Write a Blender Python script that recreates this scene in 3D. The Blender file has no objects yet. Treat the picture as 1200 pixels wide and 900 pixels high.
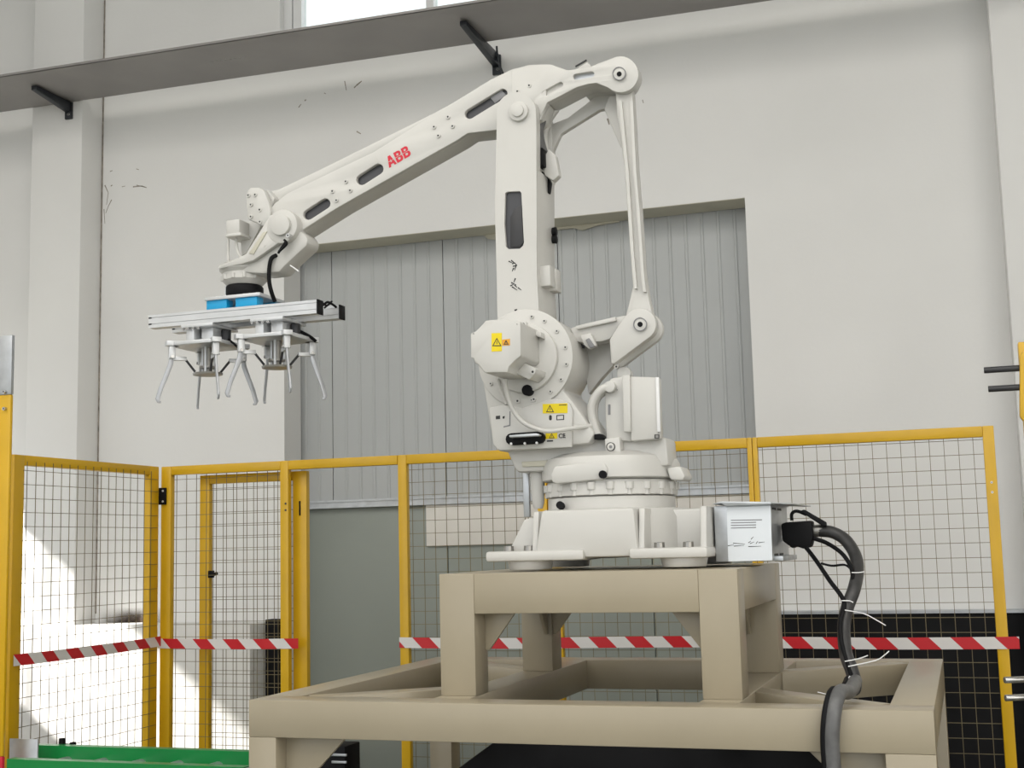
import bpy, bmesh, math, random
from mathutils import Vector, Matrix
from mathutils.geometry import tessellate_polygon
random.seed(7)
C = bpy.context.scene.collection
SC = bpy.context.scene

# ------------------------------------------------------------------ camera
F = 1533.0                                   # focal length in pixels of a 1200 x 900 frame
AXY = Vector((531, 178, F)).normalized()     # vanishing point of depth (+Y)
AXX = -Vector((-4530, 302, F)).normalized()  # vanishing point of the back wall's run (+X)
AXX = (AXX - AXY * AXX.dot(AXY)).normalized()
AXZ = AXX.cross(AXY)
ROT = Matrix((AXX, AXY, AXZ))                # camera (x right, y down, z forward) -> world
EYE = Vector((0, 0, 1.5))
def cw(v): return ROT @ Vector(v)
cam = bpy.data.objects.new('camera', bpy.data.cameras.new('camera'))
C.objects.link(cam)
r_, u_, b_ = cw((1, 0, 0)), cw((0, -1, 0)), -cw((0, 0, 1))
cam.matrix_world = Matrix(((r_.x, u_.x, b_.x, EYE.x), (r_.y, u_.y, b_.y, EYE.y), (r_.z, u_.z, b_.z, EYE.z), (0, 0, 0, 1)))
cam.data.sensor_width = 36; cam.data.sensor_fit = 'HORIZONTAL'; cam.data.lens = F * 36 / 1200
cam.data.clip_start = 0.05
SC.camera = cam
def at(px, py, Y):
    """point of the photograph's pixel on the vertical plane y = Y"""
    r = cw((px - 600, py - 450, F)); p = r * (Y / r.y) + EYE
    return Vector((p.x, Y, p.z))
def atx(px, py, X):
    r = cw((px - 600, py - 450, F)); return r * (X / r.x) + EYE

# ------------------------------------------------------------------ sky, sun, exposure
w = bpy.data.worlds.new('sky'); SC.world = w; w.use_nodes = True
bg = w.node_tree.nodes['Background']
bg.inputs[0].default_value = (0.95, 0.975, 1.0, 1); bg.inputs[1].default_value = 1.5
sun = bpy.data.objects.new('sun', bpy.data.lights.new('sun', 'SUN')); C.objects.link(sun)
sun.data.energy = 14; sun.data.angle = 0.03; sun.data.color = (1, 0.96, 0.9)
sun.rotation_euler = Vector((1, 0.62, -0.74)).to_track_quat('-Z', 'Y').to_euler()
sun.location = (-12, -2, 9)
for lx, ly in ((-5.4, -2.4), (-1.2, -2.4), (3.0, -2.4), (-5.4, 1.2), (-1.2, 1.2), (3.0, 1.2)):   # added unseen fill lights that even out wall and robot brightness
    lm = bpy.data.objects.new('ceiling_lamp', bpy.data.lights.new('ceiling_lamp', 'AREA')); C.objects.link(lm)
    lm.data.shape = 'RECTANGLE'; lm.data.size = 3.2; lm.data.size_y = 2.8; lm.data.energy = 100; lm.data.color = (1, 0.96, 0.9)
    lm.location = (lx, ly, 6.95)
SC.view_settings.view_transform = 'Standard'; SC.view_settings.look = 'None'
SC.view_settings.gamma = 1; SC.view_settings.use_curve_mapping = False
SC.view_settings.exposure = 0.0

# ------------------------------------------------------------------ materials
MATS = {}
def mat(name, col, rough=0.5, metal=0.0, var=0.06, scale=6.0, bump=0.0, bscale=60.0, coat=0.0):
    m = bpy.data.materials.new(name); m.use_nodes = True
    nt = m.node_tree; p = nt.nodes['Principled BSDF']
    p.inputs['Roughness'].default_value = rough; p.inputs['Metallic'].default_value = metal
    if coat: p.inputs['Coat Weight'].default_value = coat; p.inputs['Coat Roughness'].default_value = 0.15
    tc = nt.nodes.new('ShaderNodeTexCoord')
    n = nt.nodes.new('ShaderNodeTexNoise'); n.inputs['Scale'].default_value = scale; n.inputs['Detail'].default_value = 5
    nt.links.new(tc.outputs['Object'], n.inputs['Vector'])
    r = nt.nodes.new('ShaderNodeValToRGB')
    r.color_ramp.elements[0].position = 0.3; r.color_ramp.elements[1].position = 0.7
    r.color_ramp.elements[0].color = (*[c * (1 - var) for c in col], 1)
    r.color_ramp.elements[1].color = (*[min(1, c * (1 + var)) for c in col], 1)
    nt.links.new(n.outputs['Fac'], r.inputs['Fac']); nt.links.new(r.outputs['Color'], p.inputs['Base Color'])
    if bump:
        n2 = nt.nodes.new('ShaderNodeTexNoise'); n2.inputs['Scale'].default_value = bscale; n2.inputs['Detail'].default_value = 3
        nt.links.new(tc.outputs['Object'], n2.inputs['Vector'])
        b = nt.nodes.new('ShaderNodeBump'); b.inputs['Strength'].default_value = bump; b.inputs['Distance'].default_value = 0.004
        nt.links.new(n2.outputs['Fac'], b.inputs['Height']); nt.links.new(b.outputs['Normal'], p.inputs['Normal'])
    MATS[name] = m
    if max(col) < .02: p.inputs['Specular IOR Level'].default_value = 0.15
    return m
mat('wall', (0.785, 0.78, 0.765), 0.8, var=0.025, scale=1.2, bump=0.15, bscale=40)
mat('dado_white', (0.72, 0.71, 0.69), 0.6, var=0.04, scale=3)
mat('dado_black', (0.008, 0.008, 0.009), 0.6, var=0.3, scale=4)
mat('floor', (0.13, 0.135, 0.115), 0.45, var=0.1, scale=2)
mat('roof', (0.55, 0.56, 0.57), 0.6, var=0.05)
mat('soffit', (0.55, 0.53, 0.44), 0.8, var=0.05)
mat('door', (0.45, 0.465, 0.465), 0.4, var=0.03, scale=1.5)
mat('door_shaded', (0.27, 0.295, 0.265), 0.4, var=0.04, scale=1.5)  # door colour darkened to paint in the shade low in the doorway
mat('door_light_patch', (0.74, 0.71, 0.66), 0.6, var=0.03)
mat('galv', (0.52, 0.54, 0.56), 0.38, 0.75, var=0.12, scale=14)
mat('tray', (0.30, 0.285, 0.275), 0.45, 0.35, var=0.08, scale=2)
mat('robot', (0.58, 0.57, 0.54), 0.38, var=0.03, scale=5, coat=0.15)
mat('beige', (0.36, 0.31, 0.22), 0.38, var=0.04, scale=3, coat=0.2)
mat('yellow', (0.68, 0.40, 0.005), 0.38, var=0.06, scale=5, coat=0.2)
mat('wire', (0.20, 0.165, 0.09), 0.5, 0.4, var=0.2)
mat('wire_yellow', (0.62, 0.42, 0.05), 0.45, 0.1, var=0.2)
mat('black', (0.007, 0.007, 0.008), 0.6, var=0.3)
mat('hose', (0.035, 0.034, 0.034), 0.42, var=0.3, scale=30)
mat('hose_grey', (0.12, 0.12, 0.12), 0.45, var=0.2, scale=30)
mat('dark', (0.035, 0.035, 0.038), 0.45, var=0.2)
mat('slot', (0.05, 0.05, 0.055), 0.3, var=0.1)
mat('bracket', (0.02, 0.024, 0.03), 0.4, 0.2, var=0.2)
mat('alu', (0.60, 0.61, 0.62), 0.35, 0.4, var=0.05, scale=10)
mat('claw', (0.40, 0.41, 0.43), 0.35, 0.5, var=0.08, scale=10)
mat('alu_dark', (0.30, 0.29, 0.27), 0.35, 0.8, var=0.15, scale=12)
mat('steel', (0.50, 0.50, 0.49), 0.25, 0.9, var=0.15, scale=20)
mat('blue', (0.005, 0.34, 0.66), 0.4, var=0.04)
mat('red', (0.62, 0.008, 0.03), 0.45, var=0.05)
mat('sticker', (0.80, 0.62, 0.0), 0.5, var=0.03)
mat('sticker_orange', (0.75, 0.35, 0.02), 0.5, var=0.03)
mat('ink', (0.03, 0.03, 0.03), 0.6, var=0.1)
mat('ink_grey', (0.22, 0.22, 0.23), 0.6, var=0.1)
mat('green', (0.0, 0.23, 0.045), 0.4, var=0.06, coat=0.2)
mat('white', (0.78, 0.78, 0.78), 0.4, var=0.02)
mat('label', (0.72, 0.76, 0.80), 0.5, var=0.02)
mat('stain', (0.30, 0.27, 0.23), 0.9, var=0.4, scale=20)

def glass_mat():
    m = bpy.data.materials.new('glass'); m.use_nodes = True; nt = m.node_tree
    for n in list(nt.nodes): nt.nodes.remove(n)
    o = nt.nodes.new('ShaderNodeOutputMaterial'); mx = nt.nodes.new('ShaderNodeMixShader')
    t = nt.nodes.new('ShaderNodeBsdfTransparent'); g = nt.nodes.new('ShaderNodeBsdfGlossy'); g.inputs['Roughness'].default_value = 0.02
    t.inputs[0].default_value = (0.93, 0.96, 0.95, 1); mx.inputs[0].default_value = 0.06
    nt.links.new(t.outputs[0], mx.inputs[1]); nt.links.new(g.outputs[0], mx.inputs[2]); nt.links.new(mx.outputs[0], o.inputs[0])
    MATS['glass'] = m
glass_mat()
def tape_mat(name, axis, phase):
    m = bpy.data.materials.new(name); m.use_nodes = True; nt = m.node_tree; p = nt.nodes['Principled BSDF']
    p.inputs['Roughness'].default_value = 0.35
    tc = nt.nodes.new('ShaderNodeTexCoord'); s = nt.nodes.new('ShaderNodeSeparateXYZ'); nt.links.new(tc.outputs['Object'], s.inputs[0])
    a = nt.nodes.new('ShaderNodeMath'); a.operation = 'ADD'
    nt.links.new(s.outputs[axis], a.inputs[0]); nt.links.new(s.outputs['Z'], a.inputs[1])
    b = nt.nodes.new('ShaderNodeMath'); b.operation = 'ADD'; b.inputs[1].default_value = phase + 40 * 0.19
    nt.links.new(a.outputs[0], b.inputs[0])
    d = nt.nodes.new('ShaderNodeMath'); d.operation = 'DIVIDE'; d.inputs[1].default_value = 0.19
    nt.links.new(b.outputs[0], d.inputs[0])
    f = nt.nodes.new('ShaderNodeMath'); f.operation = 'FRACT'; nt.links.new(d.outputs[0], f.inputs[0])
    l = nt.nodes.new('ShaderNodeMath'); l.operation = 'LESS_THAN'; l.inputs[1].default_value = 0.5; nt.links.new(f.outputs[0], l.inputs[0])
    x = nt.nodes.new('ShaderNodeMix'); x.data_type = 'RGBA'
    x.inputs['A'].default_value = (0.74, 0.72, 0.70, 1); x.inputs['B'].default_value = (0.58, 0.012, 0.02, 1)
    nt.links.new(l.outputs[0], x.inputs['Factor']); nt.links.new(x.outputs['Result'], p.inputs['Base Color'])
    MATS[name] = m
tape_mat('tape_x', 'X', 0.0); tape_mat('tape_y', 'Y', 0.05)

# ------------------------------------------------------------------ builders
def bev(bm, w, seg=2, ang=35):
    if w <= 0: return
    bm.normal_update()
    es = [e for e in bm.edges if len(e.link_faces) == 2 and e.calc_face_angle(0) > math.radians(ang)]
    if es: bmesh.ops.bevel(bm, geom=es, offset=w, segments=seg, profile=0.5, affect='EDGES', clamp_overlap=True)
def obj(name, bm, m, parent=None, bevel=0, smooth=True, mats=None):
    bmesh.ops.recalc_face_normals(bm, faces=bm.faces[:])
    bev(bm, bevel)
    me = bpy.data.meshes.new(name); bm.to_mesh(me); bm.free()
    for k in (mats or [m]): me.materials.append(MATS[k])
    if smooth and len(me.polygons):
        me.polygons.foreach_set('use_smooth', [True] * len(me.polygons)); me.set_sharp_from_angle(angle=math.radians(38))
    o = bpy.data.objects.new(name, me); C.objects.link(o)
    if parent is not None: attach(o, parent)
    return o
def attach(o, parent):
    o.parent = parent; o.matrix_parent_inverse = WORLD[parent.name].inverted() if parent.name in WORLD else Matrix.Identity(4)
WORLD = {}
def thing(name, label, cat, loc=(0, 0, 0), group=None):
    o = bpy.data.objects.new(name, None); C.objects.link(o); o.empty_display_size = 0.1
    o.location = loc; WORLD[o.name] = Matrix.Translation(loc)
    o['label'] = label; o['category'] = cat
    if group: o['group'] = group
    return o
def tag(o, label, cat, group=None):
    o['label'] = label; o['category'] = cat
    if group: o['group'] = group
    return o
def struct(o): o['kind'] = 'structure'; return o

def box(bm, x0, x1, y0, y1, z0, z1, mi=0):
    v = [bm.verts.new(p) for p in ((x0,y0,z0),(x1,y0,z0),(x1,y1,z0),(x0,y1,z0),(x0,y0,z1),(x1,y0,z1),(x1,y1,z1),(x0,y1,z1))]
    for f in ((0,3,2,1),(4,5,6,7),(0,1,5,4),(1,2,6,5),(2,3,7,6),(3,0,4,7)):
        bm.faces.new([v[i] for i in f]).material_index = mi
def mkbox(name, x0, x1, y0, y1, z0, z1, m, parent=None, bevel=0.0):
    bm = bmesh.new(); box(bm, x0, x1, y0, y1, z0, z1); return obj(name, bm, m, parent, bevel)
def ext(bm, loops, y0, y1, mi=0):
    """loops of (x,z): the outer one, then holes; extruded from y0 to y1"""
    fr = [[bm.verts.new((p[0], y0, p[1])) for p in L] for L in loops]
    bk = [[bm.verts.new((p[0], y1, p[1])) for p in L] for L in loops]
    for a, b in zip(fr, bk):
        n = len(a)
        for i in range(n): bm.faces.new((a[i], a[(i+1) % n], b[(i+1) % n], b[i])).material_index = mi
    if len(loops) == 1:
        bm.faces.new(fr[0]).material_index = mi; bm.faces.new(bk[0][::-1]).material_index = mi
    else:
        tri = tessellate_polygon([[Vector((p[0], p[1], 0)) for p in L] for L in loops])
        A = sum(fr, []); B = sum(bk, [])
        for t in tri:
            bm.faces.new([A[i] for i in t]).material_index = mi; bm.faces.new([B[i] for i in t[::-1]]).material_index = mi
def pxl(pts, Y): return [(at(x, y, Y).x, at(x, y, Y).z) for x, y in pts]
def prism(name, loops, y0, y1, m, parent=None, bevel=0.0, plane=None):
    """a traced outline that stands on the plane y = plane (default y0) and has the thickness y0..y1"""
    if isinstance(loops[0], tuple): loops = [loops]
    bm = bmesh.new(); ext(bm, [pxl(L, plane or y0) for L in loops], y0, y1)
    return obj(name, bm, m, parent, bevel)
def arc(cx, cy, r, a0, a1, n=12):
    return [(cx + r * math.cos(math.radians(a0 + (a1 - a0) * i / n)), cy + r * math.sin(math.radians(a0 + (a1 - a0) * i / n))) for i in range(n + 1)]
def slot(x0, y0, x1, y1, r, n=6):
    a = math.degrees(math.atan2(y1 - y0, x1 - x0))
    return arc(x1, y1, r, a - 90, a + 90, n) + arc(x0, y0, r, a + 90, a + 270, n)
def rrect(x0, y0, x1, y1, r, n=4):
    return arc(x1-r, y0+r, r, -90, 0, n) + arc(x1-r, y1-r, r, 0, 90, n) + arc(x0+r, y1-r, r, 90, 180, n) + arc(x0+r, y0+r, r, 180, 270, n)
def cyl(bm, p0, p1, r0, r1=None, n=20, mi=0):
    p0, p1 = Vector(p0), Vector(p1); r1 = r0 if r1 is None else r1
    d = (p1 - p0).normalized(); a = d.orthogonal().normalized(); b = d.cross(a)
    A, B = [], []
    for i in range(n):
        t = 2 * math.pi * i / n; o = a * math.cos(t) + b * math.sin(t)
        A.append(bm.verts.new(p0 + o * r0)); B.append(bm.verts.new(p1 + o * r1))
    for i in range(n): bm.faces.new((A[i], A[(i+1) % n], B[(i+1) % n], B[i])).material_index = mi
    bm.faces.new(A[::-1]).material_index = mi; bm.faces.new(B).material_index = mi
def mkcyl(name, p0, p1, r, m, parent=None, bevel=0.0, n=24, r1=None):
    bm = bmesh.new(); cyl(bm, p0, p1, r, r1, n); return obj(name, bm, m, parent, bevel)
def ycyl(name, px, py, y0, y1, rpx, m, parent=None, bevel=0.0, n=28, plane=None):
    P = plane or y0; c = at(px, py, P); r = rpx * (at(px + 1, py, P) - c).length
    return mkcyl(name, (c.x, y0, c.z), (c.x, y1, c.z), r, m, parent, bevel, n)
def lathe(bm, cx, cy, prof, n=40, mi=0):
    rings = []
    for r, z in prof:
        rings.append([bm.verts.new((cx + r * math.cos(2*math.pi*i/n), cy + r * math.sin(2*math.pi*i/n), z)) for i in range(n)])
    for a, b in zip(rings, rings[1:]):
        for i in range(n): bm.faces.new((a[i], a[(i+1) % n], b[(i+1) % n], b[i])).material_index = mi
    bm.faces.new(rings[0][::-1]).material_index = mi; bm.faces.new(rings[-1]).material_index = mi
def mklathe(name, cx, cy, prof, m, parent=None, n=40, bevel=0.0):
    bm = bmesh.new(); lathe(bm, cx, cy, prof, n); return obj(name, bm, m, parent, bevel)
def smooth_path(pts, k=6):
    pts = [Vector(p) for p in pts]; out = []
    for i in range(len(pts) - 1):
        p0, p1, p2, p3 = pts[max(i-1, 0)], pts[i], pts[i+1], pts[min(i+2, len(pts)-1)]
        for j in range(k):
            t = j / k
            out.append(0.5 * (2*p1 + (p2-p0)*t + (2*p0-5*p1+4*p2-p3)*t*t + (3*p1-p0-3*p2+p3)*t**3))
    return out + [pts[-1]]
def tube(bm, pts, r, n=8, k=6, mi=0):
    P = smooth_path(pts, k) if k else [Vector(p) for p in pts]; prev = None; rings = []
    for i, p in enumerate(P):
        d = (P[min(i+1, len(P)-1)] - P[max(i-1, 0)]).normalized()
        a = d.orthogonal() if prev is None else prev - d * prev.dot(d)
        a.normalize(); prev = a; b = d.cross(a)
        rr = r[i * len(r) // len(P)] if isinstance(r, (list, tuple)) else r
        rings.append([bm.verts.new(p + (a * math.cos(2*math.pi*j/n) + b * math.sin(2*math.pi*j/n)) * rr) for j in range(n)])
    for a, b in zip(rings, rings[1:]):
        for j in range(n): bm.faces.new((a[j], a[(j+1) % n], b[(j+1) % n], b[j])).material_index = mi
    bm.faces.new(rings[0][::-1]).material_index = mi; bm.faces.new(rings[-1]).material_index = mi
def mktube(name, pts, r, m, parent=None, n=8, k=6):
    bm = bmesh.new(); tube(bm, pts, r, n, k); return obj(name, bm, m, parent)
_bolt = {}
def bolt(parent, c, axis, r, h, m='robot', dot='ink'):
    """a socket screw: round head with a dark socket; mesh data shared by size"""
    key = (round(r, 4), round(h, 4), axis, m, dot)
    if key not in _bolt:
        bm = bmesh.new(); d = {'y': Vector((0, -1, 0)), 'z': Vector((0, 0, 1)), 'x': Vector((1, 0, 0))}[axis]
        cyl(bm, d * -0.004, d * h, r, r * 0.92, 12, 0); cyl(bm, d * h, d * (h + 0.0008), r * 0.42, None, 6, 1)
        me = bpy.data.meshes.new('bolt'); bmesh.ops.recalc_face_normals(bm, faces=bm.faces[:]); bm.to_mesh(me); bm.free()
        me.materials.append(MATS[m]); me.materials.append(MATS[dot])
        _bolt[key] = me
    o = bpy.data.objects.new('bolt', _bolt[key]); o.location = c; C.objects.link(o)
    w_ = WORLD.get(parent.name)
    o.parent = parent; o.matrix_parent_inverse = (w_.inverted() if w_ else Matrix.Identity(4))
    return o
def ybolt(parent, px, py, Y, rpx=3.0, h=0.006, m='robot', dot='ink'):
    return bolt(parent, at(px, py, Y), 'y', round(rpx * 0.0031, 4), h, m, dot)
def text(name, body, centre, size, ang, m, parent, Y, bold=0.0, shear=0.0):
    cu = bpy.data.curves.new(name, 'FONT'); cu.body = body; cu.size = size; cu.extrude = 0.0006; cu.offset = bold
    cu.align_x = 'CENTER'; cu.align_y = 'CENTER'; cu.shear = shear
    t = bpy.data.objects.new('tmp_text', cu); C.objects.link(t)
    dg = bpy.context.evaluated_depsgraph_get(); me = bpy.data.meshes.new_from_object(t.evaluated_get(dg))
    bpy.data.objects.remove(t); bpy.data.curves.remove(cu)
    R = Matrix.Translation((centre.x, Y, centre.z)) @ Matrix.Rotation(-ang, 4, 'Y') @ Matrix.Rotation(math.pi / 2, 4, 'X')
    me.transform(R); me.materials.clear(); me.materials.append(MATS[m]); me.name = name
    o = bpy.data.objects.new(name, me); C.objects.link(o)
    attach(o, parent)
    return o

# ------------------------------------------------------------------ the hall
WY, WB = 8.0, 8.24                                # face and back of the wall with the doorway
XL, XR, YF, H = -7.6, 6.6, -4.5, 7.0
DX0, DX1, DZ = -4.393, -1.165, 3.625              # doorway
WX0, WX1, WZ0, WZ1 = -4.42, -1.7, 4.95, 6.3       # high window
struct(mkbox('floor', XL - 8, XR + 8, YF - 22, WB + 1, -0.2, 0, 'floor'))
struct(mkbox('ceiling', XL - .24, XR + .24, YF, WB, H, H + .15, 'roof'))
bm = bmesh.new()
ext(bm, [[(XL, 0), (DX0, 0), (DX0, DZ), (DX1, DZ), (DX1, 0), (XR, 0), (XR, H), (XL, H)],
         [(WX0, WZ0), (WX0, WZ1), (WX1, WZ1), (WX1, WZ0)]], WY, WB)
wall_back = struct(obj('wall_back', bm, 'wall', smooth=False))
# scuffs and chipped paint on the wall
def scuff(parent, pts, Y, r=0.004, m='stain'):
    bm = bmesh.new()
    P = [at(x, y, Y) for x, y in pts]
    for a, b in zip(P, P[1:]):
        d = (b - a).normalized(); nrm = Vector((-d.z, 0, d.x)) * r * random.uniform(.6, 1.3)
        q = [bm.verts.new(v + Vector((0, -0.0015, 0))) for v in (a - nrm, b - nrm * .6, b + nrm * .6, a + nrm)]
        bm.faces.new(q)
    return obj('scuff_mark', bm, m, parent, smooth=False)
for pts in ([(129,201),(132,200)], [(160,198),(163,199)], [(130,218),(132,217)], [(143,219),(147,218)],
            [(156,219),(166,218),(172,220)], [(160,217),(168,219)], [(123,217),(127,226),(125,240)], [(131,234),(127,242),(124,250)], [(122,245),(123,262)],
            [(350,126),(353,122)], [(357,118),(359,117)], [(380,109),(382,110)], [(404,95),(406,106)], [(415,103),(418,100),(424,95)], [(418,154),(423,157)],
            [(560,112),(563,110)], [(712,139),(714,146)], [(753,117),(754,121)], [(446,166),(449,169)]):
    scuff(wall_back, pts, WY, 0.005)
mkbox('corner_joint', -5.918, -5.907, WY - .003, WY, 1.1, 6.6, 'stain', wall_back)
dm = bpy.data.materials.new('dirt'); dm.use_nodes = True; nt = dm.node_tree; p = nt.nodes['Principled BSDF']
p.inputs['Base Color'].default_value = (.07, .045, .03, 1); p.inputs['Roughness'].default_value = .9
tc = nt.nodes.new('ShaderNodeTexCoord'); n1 = nt.nodes.new('ShaderNodeTexNoise'); n1.inputs['Scale'].default_value = 7; n1.inputs['Detail'].default_value = 4
nt.links.new(tc.outputs['Object'], n1.inputs['Vector'])
sx = nt.nodes.new('ShaderNodeSeparateXYZ'); nt.links.new(tc.outputs['Generated'], sx.inputs[0])
mr = nt.nodes.new('ShaderNodeMapRange'); mr.inputs[1].default_value = 0; mr.inputs[2].default_value = .8; mr.inputs[3].default_value = 1.15; mr.inputs[4].default_value = 0
nt.links.new(sx.outputs['Z'], mr.inputs[0])
bx = nt.nodes.new('ShaderNodeMath'); bx.operation = 'PINGPONG'; bx.inputs[1].default_value = .5; nt.links.new(sx.outputs['X'], bx.inputs[0])
b2_ = nt.nodes.new('ShaderNodeMapRange'); b2_.inputs[1].default_value = 0; b2_.inputs[2].default_value = .42; nt.links.new(bx.outputs[0], b2_.inputs[0])
m1 = nt.nodes.new('ShaderNodeMath'); m1.operation = 'MULTIPLY'; nt.links.new(mr.outputs[0], m1.inputs[0]); nt.links.new(b2_.outputs[0], m1.inputs[1])
m2 = nt.nodes.new('ShaderNodeMath'); m2.operation = 'MULTIPLY'; nt.links.new(m1.outputs[0], m2.inputs[0]); nt.links.new(n1.outputs['Fac'], m2.inputs[1])
m3 = nt.nodes.new('ShaderNodeMath'); m3.operation = 'POWER'; m3.inputs[1].default_value = 1.2; nt.links.new(m2.outputs[0], m3.inputs[0])
m4 = nt.nodes.new('ShaderNodeMath'); m4.operation = 'MULTIPLY'; m4.inputs[1].default_value = 1.5; m4.use_clamp = True; nt.links.new(m3.outputs[0], m4.inputs[0])
nt.links.new(m4.outputs[0], p.inputs['Alpha']); MATS['dirt'] = dm
mkbox('dirt_smear', -5.90, -5.30, WY - .002, WY - .0005, 1.036, 1.17, 'dirt', wall_back)
# left wall with the window that lets the sun in
bm = bmesh.new()
LW = (4.0, 7.4, 1.46, 2.80)
def yext(bm, loops, x0, x1):
    ext(bm, loops, x0, x1)
    for v in bm.verts: v.co = Vector((v.co.y, v.co.x, v.co.z))
yext(bm, [[(YF, 0), (WB, 0), (WB, H), (YF, H)], [(LW[0], LW[2]), (LW[0], LW[3]), (LW[1], LW[3]), (LW[1], LW[2])]], XL - .24, XL)
struct(obj('wall_left', bm, 'wall', smooth=False))
struct(mkbox('wall_right', XR, XR + .24, YF, WB, 0, H, 'wall'))
f = bmesh.new()
for y in (LW[0], 6.76, LW[1] - .05): box(f, XL - .14, XL - .12, y, y + .03, LW[2], LW[3])
for z in (LW[2], LW[3] - .03): box(f, XL - .138, XL - .122, LW[0] + .03, LW[1] - .03, z, z + .03)
struct(obj('window_2', f, 'white'))
# columns
struct(mkbox('wall_column_left', -6.36, -5.917, 7.76, WY, 0, H, 'wall', bevel=.006))
struct(mkbox('wall_column_right', 0.319, 0.95, 7.76, WY, 0, H, 'wall', bevel=.006))
# dado: white left, black beside the doorway
xb = at(293, 770, 7.70).x
struct(mkbox('baseboard_left', XL, xb, 7.70, WY, 0, 1.035, 'dado_white', bevel=.004))
struct(mkbox('baseboard_middle', xb, DX0, 7.90, WY, 0, 1.055, 'dado_black'))
b = struct(mkbox('baseboard_right', DX1, XR, 7.88, WY, 0, 1.07, 'dado_black'))
mkbox('cap', DX1, XR, 7.86, WY, 1.07, 1.085, 'galv', b)
b2 = struct(mkbox('baseboard_column', 0.29, 0.98, 7.73, 7.86, 0, 1.09, 'dado_black'))
# doorway: ribbed insulated panels behind the wall, a steel rail, pale sheets for the light patch below the rail
door = bpy.data.objects.new('door_1', None); C.objects.link(door); struct(door)
seams = [-4.60, -4.154, -3.301, -2.47, -0.95]
for a, b in zip(seams, seams[1:]):
    bm = bmesh.new(); y = 8.262
    loop = [(a + .003, y + .05), (a + .003, y), ]
    k = math.ceil((a + .02 + 4.154) / .1066)
    while True:
        x = -4.154 + .1066 * k; k += 1
        if x > b - .02: break
        if x < a + .02: continue
        loop += [(x - .012, y), (x - .006, y - .006), (x + .006, y - .006), (x + .012, y)]
    loop += [(b - .003, y), (b - .003, y + .05)]
    lo = [bm.verts.new((p[0], p[1], 1.815)) for p in loop]; hi = [bm.verts.new((p[0], p[1], 3.9)) for p in loop]
    n = len(lo)
    for i in range(n): bm.faces.new((lo[i], lo[(i+1) % n], hi[(i+1) % n], hi[i]))
    bm.faces.new(lo[::-1]); bm.faces.new(hi)
    obj('panel', bm, 'door', door, smooth=False)
for a, b in ((-4.60, -3.301), (-3.301, -1.9), (-1.9, -.95)): mkbox('lower_panel', a + .003, b - .003, 8.262, 8.31, 0, 1.812, 'door_shaded', door, .002)
mkbox('backing', -4.7, -.85, 8.33, 8.36, 0, 3.95, 'dark', door)
bm = bmesh.new(); box(bm, -4.37, DX1 - .01, 8.225, 8.254, 1.797, 1.852); box(bm, -4.37, DX1 - .01, 8.212, 8.225, 1.838, 1.852); box(bm, -4.37, DX1 - .01, 8.212, 8.225, 1.797, 1.808)
obj('rail', bm, 'galv', door, smooth=False)
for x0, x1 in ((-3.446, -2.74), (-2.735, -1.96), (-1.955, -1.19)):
    mkbox('light_patch', x0, x1, 8.236, 8.254, 1.52, 1.795, 'door_light_patch', door, .002)  # pale sheets imitate a patch of reflected light on the door
# torn strip of sealing foam hanging off the doorway's head
bm = bmesh.new()
loop = [at(x, y, 8.23) for x, y in ((562,272),(572,280),(585,281),(640,271),(672,267),(682,270),(700,264),(725,260),(726,256),(640,262),(585,268))]
a = [bm.verts.new(p) for p in loop]; bm.faces.new(a)
r = bmesh.ops.extrude_face_region(bm, geom=bm.faces[:]); bmesh.ops.translate(bm, verts=[v for v in r['geom'] if isinstance(v, bmesh.types.BMVert)], vec=(0, .012, 0))
obj('seal_strip', bm, 'soffit', door, smooth=False)
mkbox('door_head', DX0 + .002, DX1 - .002, WY + .001, WB, DZ - .004, DZ - .0005, 'soffit', door)
# high window
win = bpy.data.objects.new('window_1', None); C.objects.link(win); struct(win)
bm = bmesh.new()
for a, b in ((WX0, WX0 + .065), (WX0 + .075, WX0 + .14), (WX1 - .14, WX1), (-3.31, -3.255)): box(bm, a, b, 8.06, 8.14, WZ0, WZ1)
for a, b in ((WZ0, WZ0 + .06), (WZ1 - .06, WZ1)): box(bm, WX0 + .14, WX1 - .14, 8.065, 8.135, a, b)
obj('window_frame', bm, 'white', win, smooth=False)
for a, b in ((WX0 + .14, -3.31), (-3.255, WX1 - .14)): mkbox('pane', a, b, 8.098, 8.104, WZ0 + .06, WZ1 - .06, 'glass', win)

# ------------------------------------------------------------------ cable tray and its brackets under the window
tr = thing('cable_tray', 'long grey steel cable tray running across the wall below the high window', 'cable tray', (-3, 7.5, 4.8))
bm = bmesh.new()
x0, x1 = -7.2, 1.6
def tz(x): return 4.79 - .011 * (x + 3)
holes = []
hb = at(245, 72, 7.4)
L = [[(x0, 7.15), (x1, 7.15), (x1, 7.75), (x0, 7.75)]]
for i in range(8): 
    cx = -4.62 + i * .036; L.append([(cx + .008 * math.cos(t * math.pi / 3), 7.42 + .008 * math.sin(t * math.pi / 3)) for t in range(6)])
for i in range(6):
    cx = -2.05 + i * .05; L.append([(cx + .008 * math.cos(t * math.pi / 3), 7.30 + .008 * math.sin(t * math.pi / 3)) for t in range(6)])
ext(bm, L, 0, .004)
for v in bm.verts:
    x, y, h = v.co.x, v.co.z, v.co.y; v.co = Vector((x, y, tz(x) + h))
obj('tray_bottom', bm, 'tray', tr, smooth=False)
for y in (7.15, 7.747):
    bm = bmesh.new(); box(bm, x0, x1, y, y + .003, 0, .02)
    for v in bm.verts: v.co.z += tz(v.co.x)
    obj('tray_side', bm, 'tray', tr, smooth=False)
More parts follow.
